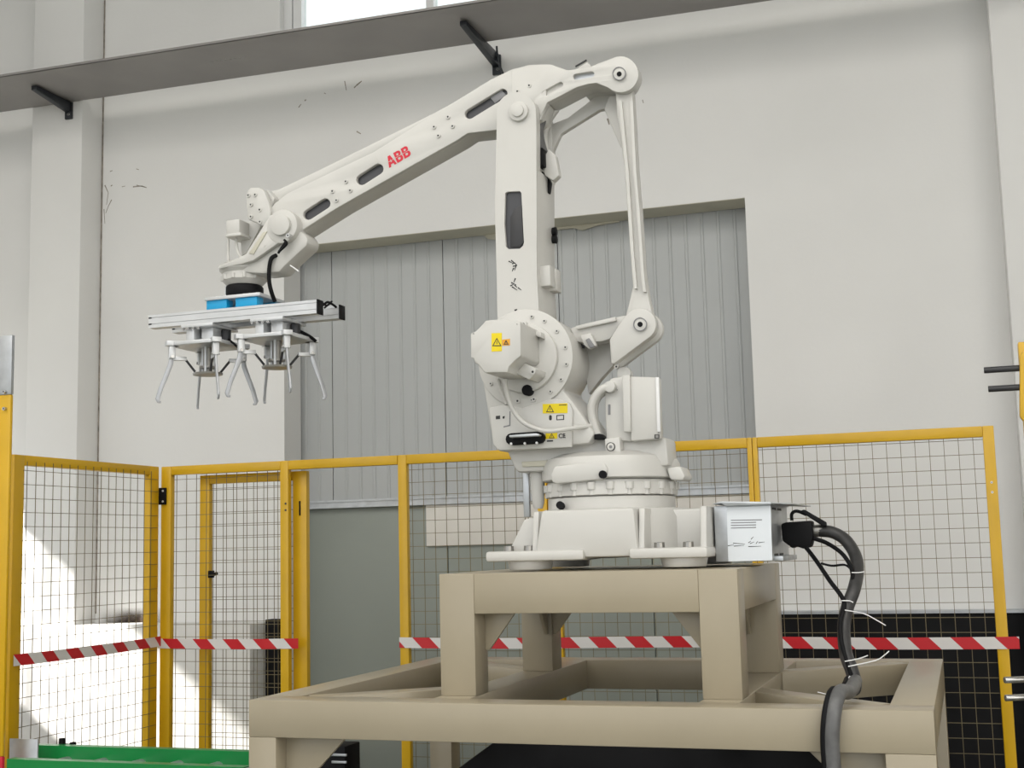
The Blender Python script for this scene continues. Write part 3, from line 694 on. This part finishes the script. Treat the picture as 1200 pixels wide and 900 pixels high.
# upper arm
disc = arc(727, 87, 21, -120, 130, 18)
rearpoly = [(600, 82), (620, 76), (645, 75.5), (665, 82.5), (690, 79), (705, 73)] + disc + [(712, 102), (699, 97), (690, 98), (676, 102), (655, 113), (641, 120), (634, 135), (600, 140)]
front = [(336, 227), (373, 209), (438, 178), (505, 136), (575, 93), (600, 81), (622, 76), (640, 90), (640, 120), (634, 140), (620, 150), (583, 152), (548, 156), (536, 164), (396, 243), (352, 271), (340, 281), (322, 281), (310, 268), (313, 250), (322, 238)]
slots = [slot(361, 251.5, 381, 238.5, 6), slot(423.5, 210.5, 443, 198, 6.2), slot(550, 133.5, 589, 109.5, 5.6)]
ua = prism('upper_arm', [front] + slots, 4.618, 4.64, 'robot', rb, .004)
prism('upper_arm_body', front, 4.64, 4.75, 'robot', ua, .012, plane=4.618)
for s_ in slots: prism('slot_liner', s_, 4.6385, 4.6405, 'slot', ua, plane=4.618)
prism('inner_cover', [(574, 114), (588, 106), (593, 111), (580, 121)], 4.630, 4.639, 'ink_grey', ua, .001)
rear = prism('elbow_yoke', [rearpoly, slot(638, 109.5, 657, 99, 3.2), slot(675, 90, 693, 87, 3.6)], 4.615, 4.648, 'robot', ua, .004)
prism('yoke_pocket', slot(638, 109.5, 657, 99, 3.4), 4.630, 4.645, 'robot', rear, plane=4.615)
prism('yoke_pocket', slot(675, 90, 693, 87, 3.8), 4.635, 4.645, 'galv', rear, plane=4.615)
# the far cheek and the web under the yoke
prism('elbow_yoke', [(644, 146), (665, 138), (686, 122), (700, 110), (722, 102), (728, 112), (722, 122), (712, 127), (702, 129), (657, 157), (648, 177), (643, 168)], 4.77, 4.80, 'robot', ua, .005)
for y0, y1, a in ((4.648, 4.745, 0), (4.745, 4.80, 2)):
    up = [(641, 119), (655, 112), (676, 101), (690, 97), (700, 96.5), (714, 100)][a:]
    dn = [(714, 95), (700, 91), (688, 92), (674, 96), (652, 107), (638, 114)][:6 - a]
    prism('yoke_web', up + dn, y0, y1, 'robot', ua, .003, plane=4.615)
rc = ycyl('yoke_cap', 725, 86, 4.606, 4.617, 7.6, 'robot', ua, .002, 28)
prism('cap_groove', [arc(725.5, 86, 8, 0, 345, 20), arc(725.5, 86, 7, 0, 345, 20)], 4.6035, 4.6075, 'ink_grey', ua)
ycyl('cap_socket', 725.5, 86.5, 4.603, 4.607, 2.8, 'black', ua)
prism('yoke_tab', [(675, 81), (688, 72), (693, 78), (684, 85)], 4.70, 4.74, 'robot', ua, .003)
prism('tab_edge', [(674, 77), (687, 69.5), (687.5, 71), (674.5, 78.5)], 4.695, 4.70, 'ink', ua)
for x, y in ((405.7, 213), (410.8, 223.5), (390, 224.3), (394.7, 235), (509, 149), (514, 159.4), (525.4, 137.4), (530.7, 148.2), (606.7, 107.5), (620.5, 100.6)): ybolt(ua, x, y, 4.618, 3.0, .006)
# red lettering on the arm
c = at(466, 183.5, 4.616); v = at(481, 175, 4.616) - at(451, 192.5, 4.616)
GA = [[(0, 0), (.3, 1), (.55, 1), (.85, 0), (.62, 0), (.56, .2), (.29, .2), (.23, 0)], [(.34, .38), (.51, .38), (.425, .68)]]
GB = [[(0, 0), (0, 1), (.45, 1), (.62, .93), (.68, .78), (.64, .62), (.55, .53), (.68, .45), (.73, .28), (.68, .1), (.52, 0)], [(.22, .18), (.42, .18), (.49, .28), (.42, .4), (.22, .4)], [(.22, .62), (.38, .62), (.45, .71), (.38, .82), (.22, .82)]]
dr = Vector((v.x, v.z)).normalized(); up = Vector((-dr.y, dr.x)); hh = .046
for g, u0 in ((GA, -1.19), (GB, -.27), (GB, .54)):
    cv_ = lambda q: tuple(Vector((c.x, c.z)) + dr * (q[0] + u0) * hh * .93 + up * (q[1] - .5) * hh)
    bm = bmesh.new(); ext(bm, [[cv_(q) for q in L_] for L_ in g], 4.6168, 4.6182); lt = obj('letter', bm, 'red', ua, smooth=False)
    bm = bmesh.new(); ext(bm, [[cv_(q) for q in ((-.02, .485), (.87, .485), (.87, .515), (-.02, .515))]], 4.6163, 4.6169); obj('letter_gap', bm, 'robot', lt, smooth=False)
# parallel rod above the arm
pr = prism('parallel_rod', [(316, 224), (326, 221.5), (371, 200), (505, 133.5), (598, 84), (604, 94), (505, 146), (373, 213), (336, 230), (322, 244)], 4.69, 4.735, 'robot', rb, .008)
# rod behind the elbow, down to the lever
rod = prism('link_rod', [(720, 96), (723, 133), (732, 200), (738, 293), (741.5, 335), (737, 355), (733, 370)] + arc(750, 380, 17, 190, -10, 16) + [(764, 365), (760, 349), (755.5, 320), (751, 253), (746.5, 200), (742, 120), (740, 96)], 4.65, 4.70, 'robot', rb, .006)
for pts in ([(725, 118), (733, 200), (739, 293), (743, 338), (746.5, 338), (742.5, 293), (736.5, 200), (728.5, 118)], [(741.5, 118), (745.5, 200), (750, 253), (754.5, 320), (757, 342), (753.5, 342), (751, 320), (746.5, 253), (742, 200), (738, 118)]):
    prism('rod_rib', pts, 4.634, 4.652, 'robot', rod)
prism('rod_flare', [(708, 128), (714, 112), (730, 112), (733, 178), (727, 172)], 4.715, 4.74, 'robot', rod, .004)
ycyl('link_pin', 727, 87, 4.64, 4.76, 12, 'robot', rod, 0, 24, plane=4.615)
ycyl('rod_eye', 730, 90, 4.65, 4.70, 19, 'robot', rod, .004, 28)
# lever at the shoulder
lever = [(725, 381), (732, 371)] + arc(750, 380, 19, -140, 50, 18) + [(720, 426), (716, 426), (714, 398)]
lv = prism('lever', lever, 4.60, 4.645, 'robot', rb, .006)
prism('lever', lever, 4.71, 4.74, 'robot', rb, .006, plane=4.60)
ycyl('lever_cap', 750, 380, 4.592, 4.602, 7.6, 'robot', lv, .002, 28)
prism('cap_groove', [arc(750, 380, 8.1, 0, 345, 20), arc(750, 380, 7.1, 0, 345, 20)], 4.5895, 4.593, 'ink_grey', lv)
ycyl('cap_socket', 750, 380, 4.589, 4.593, 3.0, 'black', lv)
ycyl('link_pin', 750, 380, 4.64, 4.72, 12, 'robot', lv, 0, 24, plane=4.60)
prism('lever_arm', [(668, 384), (676, 382), (721, 372), (733, 369), (737, 375), (727, 383), (715, 397), (706, 400), (684, 402), (674, 400)], 4.665, 4.74, 'robot', rb, .006)
prism('lever_flange', [(674, 382), (721, 371), (722, 376), (676, 386)], 4.648, 4.668, 'robot', rb, .003)
prism('lever_web', [(683, 398), (715, 396), (719, 428), (704, 444), (690, 462), (686, 440)], 4.76, 4.80, 'robot', rb, .004)
prism('stop_block', [(680, 393), (692, 390), (699, 405), (690, 409), (684, 404)], 4.64, 4.67, 'robot', rb, .004)
prism('stop_buffer', [(686, 398), (690, 396), (697, 406), (691, 408)], 4.632, 4.641, 'ink_grey', rb, .002)
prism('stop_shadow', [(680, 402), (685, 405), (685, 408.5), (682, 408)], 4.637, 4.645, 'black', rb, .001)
ybolt(rb, 723, 430, 4.70, 3, .01); ycyl('lever_eye', 731, 438, 4.66, 4.70, 8, 'robot', rb, .003)
# rear cabling cover with hose
rcv = prism('rear_cover', [(738, 441), (772, 442), (774, 514), (739, 517)], 4.555, 4.60, 'robot', rb, .006)
prism('cover_strip', [(768, 442), (772, 442), (774, 506), (770, 506)], 4.548, 4.557, 'white', rcv, .002)
prism('cover_strip', [(729, 440), (738, 439), (739, 506), (731, 506)], 4.545, 4.562, 'robot', rcv, .003)
prism('rear_cover', [(708, 452), (716, 443), (738, 440), (740, 517), (710, 516)], 4.575, 4.80, 'robot', rb, .008)
prism('cover_vent', [(712.5, 474), (715, 474), (715, 486), (712.5, 486)], 4.572, 4.577, 'ink_grey', rcv)
prism('cover_foot', [(708, 514), (726, 512), (728, 540), (718, 546), (711, 540)], 4.548, 4.62, 'robot', rb, .005)
rg = ycyl('foot_screw', 715.5, 523.5, 4.543, 4.55, 4.2, 'robot', rb, .001)
prism('screw_ring', [arc(715.5, 523.5, 5.2, 0, 345, 20), arc(715.5, 523.5, 4.4, 0, 345, 20)], 4.5435, 4.549, 'ink', rg)
ycyl('screw_socket', 715.5, 523.5, 4.541, 4.544, 1.8, 'ink_grey', rg)
ybolt(rcv, 723.5, 457, 4.575, 1.4, .001); ybolt(rcv, 772, 507, 4.555, 1.4, .001)
prism('cover_clip', [[(767, 509), (772.5, 509), (772.5, 514), (767, 514)], [(768, 509.5), (771.5, 509.5), (771.5, 513), (768, 513)]], 4.549, 4.553, 'ink', rcv)
mktube('hose', [at(714, 452, 4.56), at(703, 458, 4.555), at(695, 470, 4.555), at(693, 484, 4.56), at(697, 500, 4.57), at(702, 514, 4.58)], .015, 'robot', rb, 12)
mktube('hose', [at(709, 460, 4.60), at(700, 470, 4.60), at(698, 490, 4.60), at(705, 512, 4.61)], .010, 'robot', rb, 10)
ycyl('hose_gland', 714, 453, 4.545, 4.58, 6.5, 'robot', rb, .003)
prism('hose_outlet', [(696, 509), (703, 508), (709, 514), (696, 515)], 4.55, 4.61, 'black', rb, .003)
# galvanised connector box behind the base
kb = mkbox('connector_box', -.815, at(904, 620, 4.52).x, 4.52, 4.96, at(870, 658, 4.52).z, at(870, 592, 4.52).z, 'galv', rb, .003)
prism('box_label', [(851.5, 594.5), (903, 593), (905, 656.5), (853.5, 658)], 4.517, 4.521, 'label', kb)
for i in range(4): 
    prism('printed_line', [(856.5, 609.2 + i * 3), (886 + (7 if i == 0 else 0), 608.5 + i * 3), (886 + (7 if i == 0 else 0), 609.6 + i * 3), (856.5, 610.2 + i * 3)], 4.5162, 4.5172, 'ink_grey', kb)
strokes(kb, [(853, 639.5, 860, 638.5), (859, 636.5, 873, 637.5), (860, 640, 872, 639), (877, 636, 880, 634), (879, 637, 884, 635), (886, 637, 888, 634), (889, 636, 896, 635), (877, 640.5, 892, 640), (880, 632, 883, 629)], 4.517, .9)
xe = at(904, 620, 4.52).x
prism('box_lid', [(834, 591), (845, 590), (850, 593), (904, 591), (903, 588), (845, 587.5)], 4.50, 4.97, 'galv', kb, .002)
bm = bmesh.new(); z_ = at(904, 590, 4.52).z
v = [bm.verts.new(p) for p in ((xe, 4.50, z_), (xe + .07, 4.56, z_ - .004), (xe + .09, 4.94, z_ - .006), (xe, 4.96, z_))]; bm.faces.new(v)
r = bmesh.ops.extrude_face_region(bm, geom=bm.faces[:]); bmesh.ops.translate(bm, verts=[q for q in r['geom'] if isinstance(q, bmesh.types.BMVert)], vec=(0, 0, .004))
obj('lid_flap', bm, 'galv', kb)
mkbox('box_flange', xe, xe + .03, 4.56, 4.94, at(904, 658, 4.52).z, at(904, 652, 4.52).z, 'galv', kb, .002)
for dz in (.012, .17): 
    for yy in (4.56, 4.70): mkbox('box_vent', xe, xe + .0015, yy, yy + .09, at(904, 656, 4.52).z + dz, at(904, 656, 4.52).z + dz + .008, 'ink', kb)

# ------------------------------------------------------------------ gripper hanging on the wrist
# wrist parts of the robot first
wl = prism('wrist_link', [(289, 225), (293, 220), (304, 219.5), (309, 222.5), (314.5, 236), (317, 247), (316.5, 254), (309, 265), (299, 260), (290, 257), (288.5, 238)], 4.60, 4.635, 'robot', rb, .005)
for x, y in ((291.3, 229), (299.3, 228.4), (294.3, 240), (304.7, 246), (294.3, 254), (305, 260)): ybolt(wl, x, y, 4.60, 3.0, .005)
prism('wrist_link', [(308, 224), (313, 222), (322, 232), (318, 244), (314, 238)], 4.64, 4.72, 'robot', rb, .005)
ycyl('wrist_boss', 330, 265, 4.572, 4.66, 18, 'robot', rb, .006, 36)
ycyl('wrist_cap', 328, 263.5, 4.555, 4.575, 10.8, 'robot', rb, .003, 36)
wr = prism('wrist_fin', [(316, 252), (330, 250), (345, 260), (343, 275), (333, 280), (297, 305), (284, 309), (257, 315), (255, 312), (283, 300), (288, 297)], 4.575, 4.60, 'robot', rb, .005)
prism('fin_pocket', [(308, 272), (313, 271), (297, 298), (291, 297)], 4.571, 4.576, 'soffit', wr, .002)
prism('wrist_housing', [(316, 258), (330, 268), (348, 268), (357, 274), (361, 280), (359, 288), (348, 298), (333, 312), (327, 319), (308, 321), (258, 317), (286, 302)], 4.60, 4.71, 'robot', rb, .014)
GX = at(286.5, 330, 4.68).x; GY = 4.68
def gz(py, px=286.5, Y=GY): return at(px, py, Y).z
mklathe('wrist_flange', GX, GY, [(.085, gz(323)), (.102, gz(318)), (.102, gz(313)), (.08, gz(309))], 'robot', rb, 40)
wf = mklathe('wrist_ring', GX, GY, [(.070, gz(335.5)), (.080, gz(333)), (.090, gz(330)), (.090, gz(322)), (.085, gz(321))], 'robot', rb, 40)
for i in range(12):
    a = 2 * math.pi * i / 12; bm = bmesh.new(); cyl(bm, (0, 0, 0), (0, 0, .02), .009, None, 8); o = obj('screw', bm, 'robot', wf); o.location = (GX + .088 * math.cos(a), GY + .088 * math.sin(a), gz(330))
xm0, xm1 = at(265, 265, 4.62).x, at(280.5, 265, 4.62).x
mt = mkbox('wrist_motor', xm0, xm1, 4.62, 4.76, at(272, 274, 4.62).z, at(272, 257.5, 4.62).z, 'robot', rb, .004)
prism('motor_rear', [(281, 258), (298, 260), (306, 264), (289, 296), (283, 300), (281, 276)], 4.70, 4.77, 'robot', rb, .004)
mkbox('motor_collar', xm0 - .004, xm1 + .008, 4.618, 4.765, at(272, 277, 4.62).z, at(272, 273.5, 4.62).z, 'robot', mt, .003)
mktube('motor_pipe', [at(267.5, 276, 4.66), at(267.5, 306, 4.66)], .006, 'robot', mt, 10, 0)
mktube('motor_pipe', [at(276.5, 276, 4.66), at(277, 287, 4.66), at(280, 298, 4.66), at(285, 303, 4.66)], .0065, 'robot', mt, 10)
ybolt(rb, 340, 277, 4.56, 3, .02, 'steel'); 
mktube('air_fitting', [at(333, 281, 4.56), at(336, 286, 4.56), at(328, 294, 4.56), at(326, 297, 4.56)], .005, 'black', rb)
strokes(rb, [(335, 284, 326, 295)], 4.572, 4.0, 'black')
mktube('air_hose', [at(324, 299, 4.60), at(318, 303, 4.585), at(315.5, 315, 4.585), at(315.5, 330, 4.59), at(318, 342, 4.60), at(322, 353, 4.63)], .0085, 'black', rb, 10)
mktube('sensor_wire', [at(340, 311, 4.6), at(346, 315, 4.6), at(350, 318, 4.6)], .003, 'white', rb)
for x, y in ((319, 275), (310, 288)): ybolt(wr, x, y, 4.575, 1.4, .001, 'robot', 'robot')

gp = thing('claw_gripper', 'aluminium double claw gripper with blue blocks hanging from the robot wrist', 'gripper', (GX, GY, gz(400)))
mklathe('adapter_disc', GX, GY, [(.074, gz(348)), (.078, gz(346)), (.078, gz(338)), (.072, gz(335.8))], 'black', gp, 40)
for x in (264.5, 267.5): mkcyl('spacer_pin', (at(x, 340, 4.63).x, 4.63, gz(348.5)), (at(x, 340, 4.63).x, 4.63, gz(336)), .004, 'alu', gp, 0, 10)
NR, FR = 4.60, 4.745                           # near and far aluminium rails
zp = at(270, 348.5, NR).z
mkbox('top_plate', at(241, 350, NR).x, at(306, 345, NR).x, NR - .01, 4.80, zp - .006, zp + .008, 'alu', gp, .002)
for x in (249, 258, 283, 290, 298): bolt(gp, (at(x, 347, NR).x, NR + .02, zp + .008), 'z', .007, .006, 'steel')
rt, rbm = at(270, 360.5, NR).z, at(270, 376, NR).z
for y0 in (NR, FR - .005):
    for a, b in ((242, 265.5), (276, 301)):
        mkbox('blue_block', at(a, 355, NR).x, at(b, 352, NR).x, y0, y0 + .052, rt + .0, zp - .006, 'blue', gp, .001)
def rail(ya, px0, px1, pc0, Y):
    x0, x1 = at(px0, 376, Y).x, at(px1, 356, Y).x; h = rt - rbm
    bm = bmesh.new(); D = .045
    g = .004
    # grooved profile extruded along X
    P = [(0, 0), (D, 0), (D, h), (0, h), (0, h*.80), (g, h*.79), (g, h*.75), (0, h*.74), (0, h*.32), (g, h*.31), (g, h*.27), (0, h*.26)]
    A = [bm.verts.new((x0, Y + y, rbm + z)) for y, z in P]; B = [bm.verts.new((x1, Y + y, rbm + z)) for y, z in P]
    n = len(P)
    for i in range(n): bm.faces.new((A[i], A[(i+1) % n], B[(i+1) % n], B[i]))
    bm.faces.new(A); bm.faces.new(B[::-1])
    rl = obj('aluminium_rail', bm, 'alu', gp, 0, False)
    mkbox('end_cap', x1, x1 + .006, Y - .002, Y + D + .002, rbm - .002, rt + .002, 'black', rl, .001)
    for z in (.77, .29): mkbox('groove_end', x0 - .001, x0 + .012, Y - .0012, Y + .002, rbm + h * (z - .05), rbm + h * (z + .05), 'black', rl)
rail(0, 174.5, 371, 0, NR); rail(0, 202, 397, 0, FR)
cl = [at(378, 358, 4.66), at(384, 354, 4.68), at(390, 357, 4.70), at(394, 360, 4.72)]
mktube('air_line', cl, .005, 'black', gp); mktube('air_line', [at(376, 353, 4.65), at(383, 358, 4.69), at(389, 353, 4.72), at(380, 361, 4.7)], .004, 'black', gp)
# claw units
def claw_unit(cpx, cpy, idx):
    c = at(cpx, cpy, GY); cx, cy = c.x, GY
    a0 = math.radians(44)
    zpl = at(cpx, cpy - 31, GY).z                # upper face of the square plate
    u = obj('claw_plate', (lambda bm: (ext2(bm, cx, cy, zpl - .016, zpl, a0), bm)[1])(bmesh.new()), 'alu', gp, .002)
    # carriage between rails and plate
    mkbox('carriage_plate', cx - .075, cx + .075, NR - .006, FR + .05, rbm - .013, rbm - .001, 'alu', gp, .002)
    mkbox('carriage_block', cx - .060, cx - .022, NR + .01, FR + .02, zpl, rbm - .013, 'alu', gp, .003)
    mkbox('carriage_block', cx + .0, cx + .055, NR + .03, FR + .03, zpl, rbm - .013, 'alu', gp, .004)
    mkcyl('air_cylinder', (cx + .075, cy + .02, zpl + .01), (cx + .075, cy + .02, rbm - .016), .02, 'dark', gp, .003, 16)
    for k in range(4): bolt(gp, (cx - .065 + k * .024, NR - .004, rbm - .018), 'y', .0055, .004, 'steel')
    # hub
    hz = at(cpx, cpy + 4, GY).z
    bm = bmesh.new(); lathe(bm, cx, cy, [(.034, hz + .022), (.034, hz + .03), (.02, hz + .031), (.02, zpl - .016)], 24); obj('hub_spindle', bm, 'alu_dark', gp)
    bm = bmesh.new(); lathe(bm, cx, cy, [(.02, hz - .008), (.06, hz - .006), (.062, hz + .002), (.02, hz + .004), (.018, hz + .03)], 28); obj('hub_disc', bm, 'alu_dark', gp)
    for k in range(3):
        a = a0 + k * 2.1; mkcyl('hub_pillar', (cx + .03 * math.cos(a), cy + .03 * math.sin(a), hz), (cx + .03 * math.cos(a), cy + .03 * math.sin(a), zpl - .016), .006, 'alu', gp, 0, 8)
    for k in range(4):
        a = a0 + k * math.pi / 2; d = Vector((math.cos(a), math.sin(a), 0)); t = Vector((-d.y, d.x, 0))
        base = Vector((cx, cy, 0)) + d * .148
        def B(name, dr0, dr1, hw, za, zb, m, par):
            bm = bmesh.new(); V = []
            for z in (za, zb):
                V += [bm.verts.new(Vector((cx, cy, z)) + d * r + t * s) for r, s in ((dr0, -hw), (dr1, -hw), (dr1, hw), (dr0, hw))]
            for f in ((3,2,1,0),(4,5,6,7),(0,1,5,4),(1,2,6,5),(2,3,7,6),(3,0,4,7)): bm.faces.new([V[i] for i in f])
            return obj(name, bm, m, par, .0015)
        zt_ = zpl - .016
        B('claw_pad', .120, .172, .019, zt_ + .0, zt_ + .02, 'alu', gp)
        cvx = B('claw_bracket', .134, .160, .0125, zt_ - .052, zt_, 'alu', gp)
        zpv = zt_ - .045
        # bell crank: inner lever to the hub and the long curved claw
        bm = bmesh.new()
        prof = [(.146, zpv + .010), (.152, zpv - .03), (.170, zpv - .080), (.190, zpv - .130), (.203, zpv - .176), (.200, zpv - .186), (.190, zpv - .188)]
        wd = [.009, .010, .0095, .009, .0085, .006, .004]
        L_, R_ = [], []
        for i, (r, z) in enumerate(prof):
            q0 = prof[max(i - 1, 0)]; q1 = prof[min(i + 1, len(prof) - 1)]
            tx, tz_ = q1[0] - q0[0], q1[1] - q0[1]; ln = math.hypot(tx, tz_); nx, nz = -tz_ / ln, tx / ln
            L_.append((r + nx * wd[i], z + nz * wd[i])); R_.append((r - nx * wd[i], z - nz * wd[i]))
        P = L_ + R_[::-1]; hw = .004
        A = [bm.verts.new(Vector((cx, cy, z)) + d * r - t * hw) for r, z in P]; Bv = [bm.verts.new(Vector((cx, cy, z)) + d * r + t * hw) for r, z in P]
        n = len(P)
        for i in range(n): bm.faces.new((A[i], A[(i+1) % n], Bv[(i+1) % n], Bv[i]))
        bm.faces.new(A); bm.faces.new(Bv[::-1])
        claw = obj('claw', bm, 'claw', gp, .0012)
        B('crank_lever', .088, .142, .007, zpv - .014, zpv + .002, 'alu', claw)
        bm = bmesh.new(); tube(bm, [Vector((cx, cy, zpv - .008)) + d * .092, Vector((cx, cy, hz + .006)) + d * .052], .005, 8, 0); obj('push_rod', bm, 'dark', gp)
        bm = bmesh.new(); p = Vector((cx, cy, zpv)) + d * .147; cyl(bm, p - t * .016, p + t * .016, .006, None, 10); obj('pivot_pin', bm, 'steel', cvx)
def ext2(bm, cx, cy, z0, z1, a0):
    n = 8; pts = []
    for k in range(4):
        a = a0 + k * math.pi / 2
        for s in (-.18, .18): pts.append((cx + .145 * math.cos(a + s), cy + .145 * math.sin(a + s)))
    A = [bm.verts.new((x, y, z0)) for x, y in pts]; B = [bm.verts.new((x, y, z1)) for x, y in pts]
    for i in range(n): bm.faces.new((A[i], A[(i+1) % n], B[(i+1) % n], B[i]))
    bm.faces.new(A[::-1]); bm.faces.new(B)
claw_unit(243.5, 434, 0); claw_unit(324.5, 426, 1)
mktube('air_line', [at(268, 398, 4.68), at(273, 402, 4.66), at(280, 408, 4.68), at(290, 414, 4.7)], .005, 'black', gp)
mktube('air_line', [at(345, 386, 4.72), at(355, 390, 4.72), at(364, 395, 4.74), at(370, 400, 4.76)], .007, 'black', gp)

# ------------------------------------------------------------------ cable hose from the connector box
hs = thing('cable_hose', 'thick black cable hose looping from the connector box down over the front beam', 'hose', at(985, 640, 4.75))
kc = Vector((xe, 4.64, 0))
za, zb = at(930, 641, 4.6).z, at(930, 609, 4.6).z
xk0 = xe + .002
prism('plug_housing', [(921, 612), (951, 610), (953, 628), (950, 641), (941, 643), (932, 640), (929, 643), (917, 634), (915, 614)], 4.72, 4.80, 'black', hs, .006)
prism('plug_lever', [(937, 599), (942, 597), (968, 612), (968, 617), (963, 616)], 4.72, 4.75, 'black', hs, .003)
mktube('plug_lever_arm', [at(928, 610, 4.73), at(928, 602, 4.73), at(934, 599, 4.73), at(945, 603, 4.73)], .006, 'black', hs)
mkcyl('cable_gland', at(951, 623, 4.76), at(966, 621, 4.76), .022, 'alu_dark', hs, .004, 18)
zf = ZT + .026
def fz(px, Y, dz=0): p = at(px, 830, Y); return Vector((p.x, Y, zf + dz))
main = [at(960, 622, 4.76), at(976, 624, 4.75), at(991, 633, 4.72), at(1002, 650, 4.67), at(1005, 668, 4.6), at(1001, 690, 4.52), at(993, 712, 4.48), at(989, 735, 4.44), at(991, 765, 4.38), at(998, 785, 4.345), at(1002, 800, 4.32), fz(1002, 4.25, .012)]
mktube('main_hose', main, .0215, 'hose', hs, 14)
mktube('thin_cable', [at(940, 636, 4.74), at(955, 655, 4.68), at(972, 680, 4.55), at(989, 705, 4.47), at(985, 728, 4.42), at(986, 752, 4.38), at(995, 783, 4.33), at(999, 800, 4.30)], .0075, 'black', hs, 8)
mktube('thin_cable', [at(950, 630, 4.74), at(968, 636, 4.72), at(986, 648, 4.66), at(997, 664, 4.57), at(1000, 680, 4.53)], .0075, 'black', hs, 8)
mktube('thin_cable', [at(962, 660, 4.6), at(975, 663, 4.6), at(990, 662, 4.59), at(998, 668, 4.57)], .004, 'black', hs, 6)
low = [at(1002, 798, 4.325), fz(1001, 4.25, .02), fz(995, 4.17, .012), fz(986, 4.10, .02), fz(980, 4.04, -.004), at(976, 845, 4.018), at(975, 870, 4.016), at(977, 905, 4.016), at(980, 960, 4.016)]
mktube('lower_hose', low, .0225, 'hose_grey', hs, 14)
mktube('lower_hose', [p + Vector((-.022, .0, .004)) for p in low], .012, 'black', hs, 10)
for pts in ([(990, 715), (1012, 719), (1026, 726), (1038, 733)], [(994, 781), (1026, 774), (1036, 768), (1042, 763)], [(990, 775), (1006, 772), (1017, 768)], [(996, 792), (990, 802), (984, 818), (972, 828)], [(958, 811), (966, 813), (973, 815)], [(986, 704), (995, 704), (1000, 706)], [(998, 671), (1006, 671), (1013, 670)]):
    mktube('zip_tie', [at(x, y, 4.30 if y > 710 else 4.46) for x, y in pts], .0018, 'white', hs, 5, 3)
